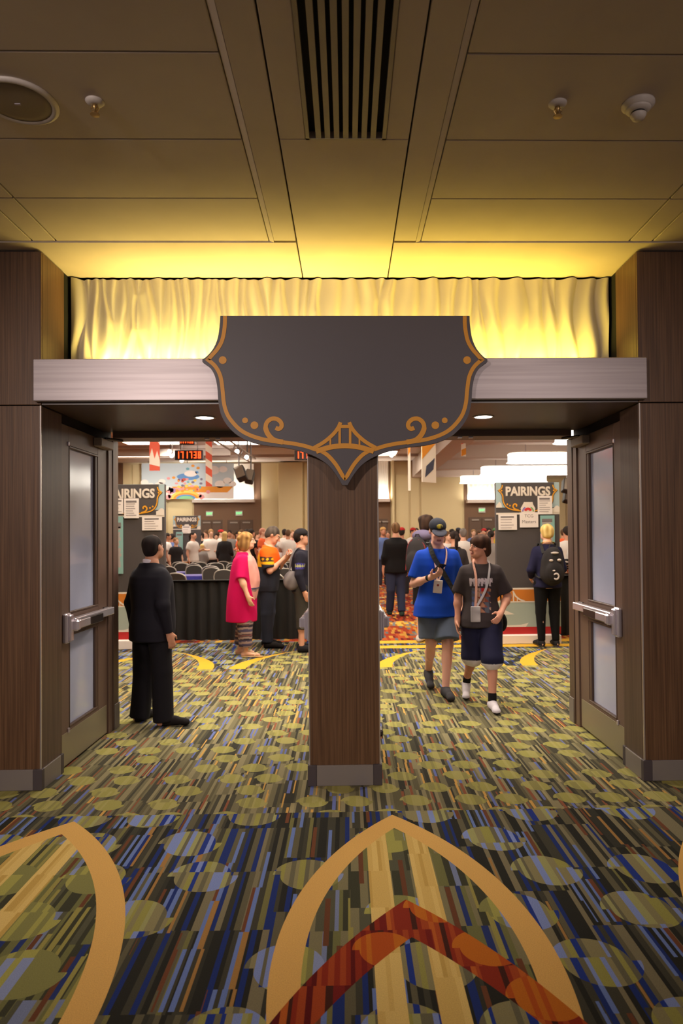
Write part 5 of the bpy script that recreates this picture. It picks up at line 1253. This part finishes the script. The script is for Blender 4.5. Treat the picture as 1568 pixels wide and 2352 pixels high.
for q in 'RL':
    an, to = np.array(P.j['an'+q]), np.array(P.j['toe'+q]); S = SDF(); S.cap(an+np.array((0,.03,-.077)), to+np.array((0,-.03,-.018)), .040, .040, .01); S.cut((0,0,.018), (0,0,1)); S.cut((0,0,.001), (0,0,-1)); so_ = P.wear('sandal', S, (190, 160, 120), None, res=.006)
    S = SDF(); S.chain([to+np.array((-.038,.05,-.005)), to+np.array((0,.02,.030)), to+np.array((.038,.05,-.005))], [.007]*3, .004); S.chain([an+np.array((-.038,.0,-.03)), an+np.array((0,-.045,.0)), an+np.array((.038,.0,-.03))], [.006]*3, .004); S.chain([to+np.array((0,.02,.030)), an+np.array((0,-.045,.0))], [.005, .005]); P.sub('sandal_strap', S, (214, 186, 150), so_, res=.006)
P.hair('bob', (186, 142, 86), (120, 82, 46))

# --- man in the orange jersey
P = Person(J(1.79, bulk=1.06, belly=.02, head=(0,-.095,1.610), neck=(0,-.025,1.47), chest=(0,-.03,0), hpitch=.55, hyaw=.1, elR=(-.225,-.08,1.10), elL=(.22,-.10,1.10), wrR=(-.11,-.27,1.28), wrL=(.10,-.28,1.28), hR=dict(curl=.9, pn=(.3, .2, .9)), hL=dict(curl=.9, pn=(-.3, .2, .9)), anR=(-.11,-.02,.085), toeR=(-.14,-.20,.03), anL=(.11,.05,.085), toeL=(.14,-.12,.03)),
           (-1.185, 10.30, 0), math.radians(86), 'man in orange and black jersey bending over a paper', (206, 150, 122), skinkw=dict(brow=(90, 80, 74)))
def jersey(V_):
    o = np.tile(np.array(C(40, 42, 52)[:3]), (len(V_), 1)); og = np.array(C(232, 92, 12)[:3]); ye = np.array(C(236, 164, 20)[:3]); dk = np.array(C(58, 42, 34)[:3])
    arm = np.abs(V_[:, 0]) > .185; up_ = V_[:, 2] > 1.26+.06*np.sin(V_[:, 1]*9)
    o[up_] = og; o[(~arm) & (V_[:, 1] > .045) & (V_[:, 2] > 1.16) & (V_[:, 2] < 1.40)] = ye
    z = V_[:, 2]; o[arm & (z <= 1.30)] = dk; o[arm & (z <= 1.30) & (np.sin(z*120)+np.sin(V_[:, 1]*90) > .5)] = ye; o[arm & (z <= 1.235)] = ye; o[arm & (z <= 1.195)] = np.array(C(40, 40, 50)[:3]); o[arm & (z > 1.30)] = og
    return o
P.shirt(jersey, hem=.80, sleeve=.86, inf=.026, loose=.036, folds=(.005, 1), name='jersey', flare=.06)
P.bottoms(mottle((40, 42, 54), (58, 62, 78), (2, 2, 2)), 1.0, .018, .026, name='jeans', folds=(.006, 1))
P.shoes((30, 26, 26), (26, 22, 22)); P.hair('short', (96, 84, 76), (58, 48, 44))
P.strap('lanyard', [(-.06,.03,1.50),(-.075,-.11,1.40),(-.05,-.17,1.25),(-.02,-.18,1.12)], .016, .003, (210, 200, 196))
S = SDF(); S.box((-.0,-.365,1.345), (.105,.075,.006), rotm(0, -.45)); P.thing('paper_sheet', S, (222, 214, 206), 'white paper held up by the man in orange jersey', 'paper', res=.006)

# --- person in the navy jersey, half behind the pier
P = Person(J(1.73, elR=(-.222,.03,1.10), wrR=(-.232,-.05,.86), anR=(-.10,.0,.085), toeR=(-.11,-.18,.03)), (-.655, 9.88, 0), math.radians(92), 'person in navy long sleeved jersey and black cap behind the pier', (206, 150, 124))
def navy(V_):
    o = np.tile(np.array(C(30, 28, 40)[:3]), (len(V_), 1)); arm = np.abs(V_[:, 0]) > .19; z = V_[:, 2]; b = arm & (np.abs(z-1.225) < .042); o[b] = np.array(C(56, 50, 120)[:3])
    y_ = arm & (np.abs(z-1.228) < .022) & (np.sin(V_[:, 1]*190)+np.sin(z*150) > -.2); o[y_] = np.array(C(150, 150, 96)[:3]); return o
P.shirt(navy, hem=.86, sleeve=1.95, inf=.024, loose=.03, name='jersey'); P.bottoms((58, 54, 48), .70, .02, .03, name='shorts'); P.shoes((28, 26, 30), (30, 28, 30)); P.cap_hat((34, 30, 34)); P.hair('short', (50, 38, 32))
S = SDF(); S.ell((-.17,.13,1.02), (.07,.12,.14), None, .02); b_ = P.thing('sling_bag', S, mottle((120, 112, 112), (86, 78, 80)), 'grey sling bag on the back of the navy clad person', 'bag', (.004, 1))
P.strap('bag_strap', [(-.16,.16,1.14),(-.14,.13,1.35),(-.075,.05,1.475),(-.03,-.08,1.44)], .03, .006, (96, 90, 92), b_)

# --- youth in the blue T-shirt
P = Person(J(1.79, head=(-.005,-.075,1.625), neck=(0,-.01,1.47), hpitch=.38, elR=(-.238,.0,1.095), wrR=(-.095,-.235,1.175), hR=dict(curl=.95, pn=(.25, .25, .95)), elL=(.240,.04,1.10), wrL=(.222,-.03,.865), shR=(-.162,.0,1.37), shL=(.162,.0,1.37),
             knL=(.065,-.165,.49), anL=(.03,-.215,.085), toeL=(.035,-.395,.03), knR=(-.07,-.01,.50), anR=(-.045,.29,.165), toeR=(-.055,.135,.036), wide=1.04),
           (.925, 7.20, 0), math.radians(4), 'youth in blue T-shirt and cap walking and reading a phone', (224, 170, 152))
P.shirt(mottle((22, 72, 190), (16, 60, 170), (3, 3, 2)), hem=.765, sleeve=.80, inf=.026, loose=.034, folds=(.006, .9), flare=.26)
P.bottoms(mottle((96, 106, 128), (82, 92, 114), (3, 3, 2)), .44, .026, .045, name='shorts', folds=(.006, .9), top=.86)
P.shoes((58, 56, 60), (44, 42, 46), wide=.044); P.hair('short', (70, 52, 40))
S_ = None; P.cap_hat((44, 46, 58), brimcol=(66, 68, 84))
S = SDF(); R_, c_ = head_frame(P.j); S.ell(hp(P.j, (.0,-.078,.075)), (.034,.012,.026), R_@rotm(0, -.5), 0); P.wear('cap_badge', S, mottle((196, 180, 60), (70, 66, 60), (20, 20, 40)), None, res=.006)
bg = P.strap('shoulder_bag', [(-.02,.13,1.46),(-.075,.05,1.505),(-.085,-.075,1.47),(-.06,-.155,1.36),(.02,-.178,1.22),(.11,-.172,1.06),(.19,-.12,.92),(.225,.0,.86),(.20,.12,.88)], .048, .006, (20, 18, 20), label='black shoulder bag strap across the blue T-shirt', cat='bag')
S = SDF(); S.ell((.13,.20,.92), (.12,.05,.09), None, 0); P.sub('bag_body', S, (24, 22, 24), bg, (.003, 1)); S = SDF(); S.chain([(.20,.12,.88),(.17,.19,.94)], [.012, .012]); S.chain([(.04,.2,1.0),(.0,.165,1.2),(-.02,.13,1.46)], [.012]*3); P.sub('bag_strap', S, (20, 18, 20), bg)
for s_ in (-1, 1): P.strap('lanyard', [(s_*.055,.06,1.50),(s_*.075,-.09,1.44),(s_*.055,-.160,1.32),(s_*.02-.02,-.186,1.18),(-.035+s_*.006,-.195,1.135)], .017, .0025, (214, 176, 160))
S = SDF(); S.box((-.035,-.205,1.075), (.045,.006,.066), rotm(0,0,.12)); bd_ = P.wear('name_badge', S, (220, 208, 206), None, res=.005)
S = SDF(); S.ell((-.035,-.2095,1.090), (.018,.003,.018), None, 0); P.sub('badge_print', S, (150, 70, 66), bd_, res=.004)
S = SDF(); S.cap(np.array(P.j['wrR'])+np.array((-.012,.02,-.006)), np.array(P.j['wrR'])+np.array((-.030,.048,-.014)), .031, .033, 0); P.wear('wristband', S, (30, 28, 32), None, res=.006)
mat('phone_black', C(20, 20, 24), .2); mat('phone_screen', C(120, 150, 220), emit=C(150, 170, 255), estr=2.0)
Mp = P.M @ Matrix.Scale(P.sc, 4) @ Matrix.Translation((-.035,-.285,1.262)) @ Matrix.Rotation(-.55, 4, 'X') @ Matrix.Rotation(.35, 4, 'Z')
ph = MB().bbox(-.038, .038, -.075, .075, -.005, .005, .003, Mp).build('phone', 'phone_black', label='black phone in the hand of the youth in blue', cat='phone'); MB().bbox(-.034, .034, -.068, .068, .005, .0062, .0004, Mp).build('screen', 'phone_screen', ph)

# --- boy in the dark printed T-shirt
P = Person(J(1.62, head=(-.01,-.03,1.625), hyaw=-1.05, hpitch=.02, elL=(.285,.05,1.10), wrL=(.170,-.20,.95), hL=dict(curl=.75, pn=(-.5, .5, -.2)), elR=(-.232,.03,1.10), wrR=(-.245,-.04,.86), shR=(-.158,.0,1.368), shL=(.158,.0,1.368),
             knL=(.085,-.20,.49), anL=(.075,-.235,.085), toeL=(.085,-.41,.03), knR=(-.095,.0,.50), anR=(-.125,.33,.17), toeR=(-.145,.18,.036), wide=1.0),
           (1.272, 6.66, 0), math.radians(-4), 'brown haired boy in dark printed T-shirt walking, looking left', (206, 146, 122))
def tee(V_):
    o = mottle((64, 56, 58), (56, 48, 50), (3, 3, 2))(V_); f = (V_[:, 1] < -.03) & (np.abs(V_[:, 0]) < .165); x, z = V_[:, 0]+.01, V_[:, 2]
    t = f & (np.abs(z-1.262) < .038) & (np.abs(x) < .115) & (np.sin(x*165)+.6*np.sin(z*70) > -.55); o[t] = np.array(C(206, 192, 200)[:3])
    p = f & (z < 1.205) & (z > .955) & (np.abs(x) < .095)
    cs = [np.array(C(*q)[:3]) for q in ((92, 106, 150), (170, 120, 96), (66, 58, 70), (186, 150, 128), (140, 74, 58), (90, 96, 110))]
    k_ = (np.floor((x+.1)/.045)*3+np.floor((z-.95)/.055)*5+np.floor((x+z)*14)).astype(int) % 6
    for i in range(6): o[p & (k_ == i)] = cs[i]
    r_ = f & (np.abs(z-1.19) < .018) & (np.abs(x-.02) < .02); o[r_] = np.array(C(190, 40, 40)[:3]); return o
P.shirt(tee, hem=.80, sleeve=.82, inf=.026, loose=.036, folds=(.005, .9), flare=.18)
def trunk(V_): o = mottle((34, 34, 62), (28, 28, 52), (3, 3, 2))(V_); o[V_[:, 2] < .462] = np.array(C(214, 208, 214)[:3]); return o
P.bottoms(trunk, .555, .028, .050, name='shorts', folds=(.006, .9), top=.86)
for q in 'RL':
    kn, an = np.array(P.j['kn'+q]), np.array(P.j['an'+q]); S = SDF(); e = an+(kn-an)*.16; S.cap(e, an+np.array((0,0,-.03)), .043, .043, .01); P.wear('sock', S, (26, 22, 24), None, res=.008)
P.shoes((206, 198, 206), (34, 30, 32), name='slide_sandal', high=.03, wide=.044, soleh=.024)
P.hair('mop', (78, 50, 36), (48, 30, 24))
for s_, c_ in ((-1, (204, 150, 132)), (1, (196, 190, 196))): P.strap('lanyard', [(s_*.06,.06,1.49),(s_*.08,-.08,1.45),(s_*.065,-.150,1.33),(s_*.045-.02,-.172,1.18),(-.07+s_*.006,-.178,1.02)], .024, .0025, c_)
S = SDF(); S.box((-.075,-.186,.945), (.050,.007,.080)); P.wear('name_badge', S, mottle((196, 190, 190), (150, 142, 146), (4, 4, 60)), None, res=.005)
S = SDF(); S.ell((.225,.09,.83), (.055,.10,.10), None, 0); b_ = P.thing('waist_bag', S, (26, 24, 24), 'small black bag at the hip of the brown haired boy', 'bag', (.003, 1)); P.strap('bag_strap', [(.21,.09,.92),(.215,.09,1.1),(.14,.14,1.36),(.07,.08,1.48)], .02, .005, (30, 28, 30), b_)

# --- blond person with the black backpack
P = Person(J(1.77, elR=(-.235,-.02,1.11), elL=(.240,-.0,1.10), wrR=(-.17,-.17,1.0), wrL=(.19,-.16,.98), hyaw=.1), (2.895, 10.06, 0), math.radians(183), 'blond person with black backpack reading the right notice board', (224, 172, 148), res=.011)
P.shirt((30, 28, 56), hem=.84, sleeve=1.9, inf=.024, loose=.03, name='sweater'); P.bottoms((11, 9, 11), 1.0, .014, .014, taper=.0); P.shoes((30, 27, 29), (150, 138, 132)); P.hair('bowl', (226, 196, 128), (186, 150, 84))
P.strap('lanyard', [(-.075,-.06,1.44),(-.08,.05,1.485),(0,.10,1.50),(.08,.05,1.485),(.075,-.06,1.44)], .03, .004, (206, 164, 40))
def backpack(P, lab, col=(36, 32, 34), cz=1.18, h_=.27, w_=.165, trim=None):
    S = SDF(); S.ell((0,.215,cz-.02), (w_,.10,h_), None, .02); S.ell((0,.20,cz-.13), (w_*1.05,.12,h_*.6), None, .04); S.ell((0,.30,cz-.10), (w_*.72,.06,h_*.55), None, .02)
    b = P.thing('backpack', S, mottle(col, tuple(x+12 for x in col), (5, 5, 5)), lab, 'backpack', (.004, 1))
    for s_ in (-1, 1): P.strap('shoulder_strap', [(s_*.10,.14,cz+.16),(s_*.115,.04,1.475),(s_*.135,-.10,1.40),(s_*.16,-.135,1.22),(s_*.185,-.02,1.05),(s_*.15,.14,.98)], .045, .008, (30, 27, 28), b)
    S = SDF(); S.chain([(-.04,.20,cz+.24),(-.025,.21,cz+.285),(.025,.21,cz+.285),(.04,.20,cz+.24)], [.009]*4, .004); P.sub('grab_handle', S, (60, 56, 58), b, res=.007)
    if trim:
        for s_ in (-1, 1): P.strap('piping', [(s_*.05,.26,cz+.215),(s_*.13,.24,cz+.14),(s_*.155,.245,cz-.02),(s_*.15,.27,cz-.2)], .012, .006, trim, b)
    return b
b_ = backpack(P, 'black backpack with white patches worn by the blond person')
for c_, r_ in (((0,.315,1.345), (.060,.012,.016)), ((-.06,.322,1.245), (.030,.014,.020)), ((.055,.322,1.24), (.030,.014,.018)), ((.03,.358,1.10), (.022,.012,.010))): S = SDF(); S.ell(c_, r_, None, 0); P.sub('white_patch', S, (206, 192, 188), b_, res=.005)
S = SDF(); S.chain([(.045*math.cos(a)*.8, .362, 1.02+.040*math.sin(a)) for a in np.linspace(.6, 5.6, 12)], [.006]*12); P.sub('round_emblem', S, (196, 182, 178), b_, res=.005)

# --- man in the dark blazer walking into the hall
P = Person(J(1.90, knR=(-.09,-.03,.49), anR=(-.09,.10,.085), toeR=(-.11,-.07,.03), anL=(.11,-.16,.085), toeL=(.12,-.33,.03), bulk=1.05), (.985, 14.2, 0), math.radians(182), 'man in black blazer and jeans walking away beside the pier', (206, 150, 124), res=.014)
P.shirt((18, 15, 17), hem=.80, sleeve=1.6, inf=.03, loose=.032, name='blazer', flare=.10); P.bottoms((44, 48, 70), 1.0, .014, .02, name='jeans'); P.shoes((44, 56, 48), (60, 60, 56)); P.hair('short', (128, 96, 66), (86, 62, 42))

# --- tall person in the hooded jacket
P = Person(J(1.93, hyaw=.1, knL=(.10,-.02,.49)), (1.19, 10.55, 0), math.radians(140), 'tall person in hooded grey jacket behind the youth in blue', (214, 156, 130), res=.012)
def hoodcol(V_): o = np.tile(np.array(C(46, 42, 46)[:3]), (len(V_), 1)); o[(V_[:, 2] > 1.31)] = np.array(C(98, 88, 116)[:3]); return o
P.shirt(hoodcol, hem=.84, sleeve=1.9, inf=.03, loose=.036, name='jacket'); S = SDF(); S.ell((0,.10,1.465), (.15,.10,.085), None, .03); S.ell((0,.02,1.48), (.12,.10,.06), None, .03); P.wear('hood', S, (104, 94, 122), (.006, 1))
P.bottoms((24, 22, 24), .47, .024, .04, name='shorts'); P.shoes((196, 186, 178), (150, 140, 132)); P.hair('mop', (66, 46, 36), (40, 28, 24)); backpack(P, 'dark backpack with red piping worn by the tall hooded person', (38, 34, 36), 1.20, .28, .17, (150, 36, 48))

# --- woman with the ponytail
P = Person(J(1.70), (1.83, 11.9, 0), math.radians(190), 'dark haired woman with ponytail between the two walking boys', (206, 150, 124), res=.013)
P.shirt((52, 46, 48), hem=.84, sleeve=1.9, inf=.03, loose=.034, name='jacket'); P.bottoms((40, 42, 60), 1.0, .014, .016, name='jeans'); P.shoes((40, 36, 38)); P.hair('pony', (50, 36, 32), (34, 26, 24))
# --- people at the right frame edge, behind the drape
P = Person(J(1.74, elR=(-.24,-.06,1.14), wrR=(-.27,-.22,1.02), elL=(.26,-.05,1.13), wrL=(.26,-.22,1.02)), (4.06, 12.0, 0), math.radians(160), 'person in black track jacket with white striped sleeve at right', (206, 150, 124), res=.013)
def track(V_):
    o = np.tile(np.array(C(30, 27, 30)[:3]), (len(V_), 1)); a = np.abs(V_[:, 0]) > .2; t = V_[:, 2]*60+V_[:, 1]*55; o[a & (V_[:, 2] < 1.16) & (np.sin(t) > .3)] = np.array(C(214, 206, 200)[:3]); o[(V_[:, 2] > 1.2)] = np.array(C(196, 190, 186)[:3]); return o
P.shirt(track, hem=.84, sleeve=1.9, inf=.03, loose=.034, name='track_jacket'); P.bottoms((24, 22, 24)); P.shoes((40, 36, 38)); P.hair('short', (64, 44, 36))

# ------------------------------------------------------------------ crowd far behind
def crowd_proto(pose, hk, slv, rz_arm):
    j = J(1.75, **pose); P = Person(j, (0, 0, 0), 0, 'x', (210, 156, 128), res=.026, group='crowd at the back of the hall'); o = P.o
    o.data.materials.clear(); o.data.materials.append(MATS['crowd_skin']); o['category'] = 'person'
    P.shirt((200, 200, 200), sleeve=slv, inf=.028, loose=.036, folds=None); P.bottoms((60, 60, 70), folds=None); P.hair(hk, (60, 40, 30))
    for c in o.children:
        c.data.materials.clear(); c.data.materials.append(MATS['crowd_hair' if c.name.startswith('hair') else 'crowd_cloth'])
    return o
PR = dict(a=crowd_proto({}, 'short', .7, 0), b=crowd_proto(dict(elR=(-.25,0,1.12), wrR=(-.12,-.22,1.1), elL=(.25,0,1.12), wrL=(.14,-.2,1.08), hpitch=.2), 'short', .7, 0), c=crowd_proto(dict(wrR=(-.2,-.2,.98)), 'long', 1.8, 0), d=crowd_proto(dict(elL=(.27,.02,1.13), wrL=(.2,-.22,1.2)), 'pony', .7, 0))
HATS = {}
def crowd_hat(proto, col):
    j = J(1.75); S = SDF(); S.ell(hp(j, (0,.020,.046)), (.092,.108,.080)); S.cut(hp(j, (0,0,.03)), (0,-.08,-1)); S2 = SDF(); 
    if 'h' not in HATS: V_, F_ = S.mesh(.02); HATS['h'] = np_mesh('cap', V_, F_, 'crowd_cloth')
    return HATS['h']
W_, K_, GY, BL, OR, RD, NV, YE, PK = (214, 206, 200), (34, 30, 32), (140, 134, 132), (92, 110, 160), (222, 96, 50), (180, 40, 40), (40, 42, 66), (222, 196, 70), (200, 120, 130)
DK, BR, LB, BO, GR, BA = (42, 32, 28), (92, 66, 46), (150, 112, 74), (206, 172, 112), (120, 110, 104), (190, 130, 108)
# px, head-top py, depth, facing deg, proto, shirt, hair, hat, label
crowd = [
 (384,1222,19.0,100,'a',W_,DK,None,'dark haired person in white tee right beside the left board'), (395,1224,24.0,170,'b',BL,DK,None,'person in blue top next to the left board, farther back'),
 (404,1233,17.0,40,'a',K_,LB,None,'fair haired boy in black under the far notice board'), (443,1219,17.2,60,'d',W_,DK,None,'dark haired woman in white tee right of far notice board'),
 (462,1221,25.0,-60,'a',K_,DK,None,'person in dark jacket just right of the far board'), (473,1216,26.0,-30,'b',W_,BR,None,'person in white tee left of the brown haired boy in crowd'),
 (484,1211,19.0,20,'b',W_,LB,None,'brown haired boy in pale tee left of the pink cardigan'), (507,1214,25.0,70,'a',W_,BR,RD,'person in white tee and red cap left of pink cardigan'),
 (516,1219,16.8,175,'c',K_,BO,None,'blond person in black sweater seen from behind'), (527,1212,27.0,0,'a',GY,DK,None,'grey clad person far behind the blond person in black'),
 (464,1248,18.2,200,'c',GY,BO,None,'long haired blond child near the chairs'), (555,1214,25.0,-40,'b',OR,BR,None,'person in orange far left of the grey haired dark pair'),
 (566,1209,24.0,150,'a',GY,DK,None,'dark haired person just above the pink cardigan head'), (577,1213,15.5,140,'a',K_,DK,None,'dark haired person in black right behind pink cardigan'),
 (603,1208,14.6,80,'a',OR,BA,None,'bald person in orange with lanyard behind the jersey man'), (591,1219,26.0,60,'b',K_,BR,None,'person in black left of the bald person, far back'),
 (653,1210,24.0,170,'a',W_,DK,None,'dark haired person in white far behind the held paper'), (661,1215,16.2,185,'b',W_,BR,None,'broad back in white tee above the held paper'),
 (671,1215,22.0,20,'a',PK,LB,None,'person in pink left of the red cap near pier'), (679,1222,17.5,100,'b',OR,BR,None,'person in orange tee left of the navy clad person'),
 (688,1208,19.5,-90,'a',W_,DK,RD,'person in white tee and bright red cap near the pier'), (704,1218,26.0,0,'a',GY,BR,None,'grey clad person far back touching the pier'),
 (546,1219,28.0,30,'a',W_,DK,None,'white clad person before the second brown door'), (536,1221,28.5,-20,'b',NV,BR,None,'navy clad person between the two brown doors'),
 (497,1224,28.0,0,'a',K_,DK,None,'dark clad person before the first brown door'), (635,1221,27.0,10,'a',GY,BR,None,'grey clad person against the lit beige pilaster'),
 (879,1207,22.0,20,'a',BL,LB,(196,150,90),'person in pale blue with tan cap right of pier'), (890,1218,26.0,0,'a',W_,BR,None,'white clad person between pier and black blazer'),
 (922,1209,18.5,170,'a',W_,DK,RD,'person in white tee and red cap right of black blazer'), (948,1210,23.0,30,'b',W_,DK,RD,'person in white and red cap left of the hood'),
 (956,1205,25.0,0,'a',W_,DK,None,'dark haired person in white left of the hooded jacket'), (1027,1218,17.0,30,'c',W_,BR,None,'brown haired person in white right of the blue cap'),
 (1021,1229,20.0,0,'b',RD,BR,None,'person in red just right of the blue cap'), (1038,1213,24.0,100,'a',GY,DK,None,'grey clad person above the ponytail'),
 (1052,1209,25.0,170,'a',K_,DK,(60,60,70),'person with dark cap right above the ponytail'), (1063,1211,16.5,190,'a',W_,GR,None,'broad person in white tee right of the ponytail'),
 (1087,1214,26.0,0,'a',BL,LB,None,'person in pale blue before the right brown door'), (1100,1216,27.0,40,'b',OR,BR,None,'person in orange before the right brown door'),
 (1111,1212,24.0,-30,'a',W_,DK,RD,'person with red cap above the brown haired boy'), (1121,1205,26.0,10,'b',GY,DK,None,'tall dark haired person by the right brown door'),
 (1127,1216,15.6,150,'d',GY,DK,None,'dark haired person in grey tee left of right board'), (1137,1211,24.0,0,'a',YE,DK,(96,150,90),'person in neon yellow with green cap left of right board'),
 (1293,1212,21.0,160,'a',OR,BR,None,'person in orange right of the right board'), (1302,1206,14.5,185,'b',W_,DK,None,'person in white jersey seen behind the right door frame'), (1307,1216,22.0,0,'a',GY,BR,None,'grey clad person at the right door frame'),
]
cw = [list(c) for c in crowd]
for c in cw:
    if c[0] < 712 and c[2] < 22.3: c[2] = 22.3+(c[2]-14)*.2
for it in range(80):
    for a in range(len(cw)):
        for b in range(a):
            xa, xb = at(cw[a][0], 1236, cw[a][2]).x, at(cw[b][0], 1236, cw[b][2]).x; dy = cw[a][2]-cw[b][2]
            if abs(xa-xb) < .62 and abs(dy) < .55:
                q = (.56-abs(dy))*.5*(1 if dy > 0 else -1); cw[a][2] = min(28.9, cw[a][2]+q); cw[b][2] = min(28.9, cw[b][2]-q)
        if kf-1.0 < at(cw[a][0], 1236, cw[a][2]).x < kf+1.0 and 23.9 < cw[a][2] < 25.2: cw[a][2] = 23.6 if cw[a][2] < 24.5 else 25.3
used = set()
for px, py, Y, deg, pk, sh, hr, hat, lab in cw:
    p = at(px, py, Y); H_ = min(1.95, max(1.30, p.z)); proto = PR[pk]
    o = proto if pk not in used else copy_tree(proto, (0, 0, 0)); used.add(pk)
    s_ = H_/1.75*.985; o.location = (p.x, Y, 0); o.rotation_euler = (0, 0, math.radians(deg)); o.scale = (s_, s_, s_)
    o['label'] = lab; o.color = C(*random.choice([(216, 164, 138), (206, 150, 122), (190, 132, 104), (222, 176, 150)]))
    for c in o.children:
        n = c.name.split('.')[0]; c.color = C(*(sh if n == 't_shirt' else hr if n == 'hair' else random.choice([(48, 48, 62), (64, 62, 70), (40, 36, 40), (110, 100, 86)])))
    if hat: h = link('cap', crowd_hat(None, hat), o, local=True); h.color = C(*hat)
for k_, o in PR.items():
    if k_ not in used: print('unused proto', k_)
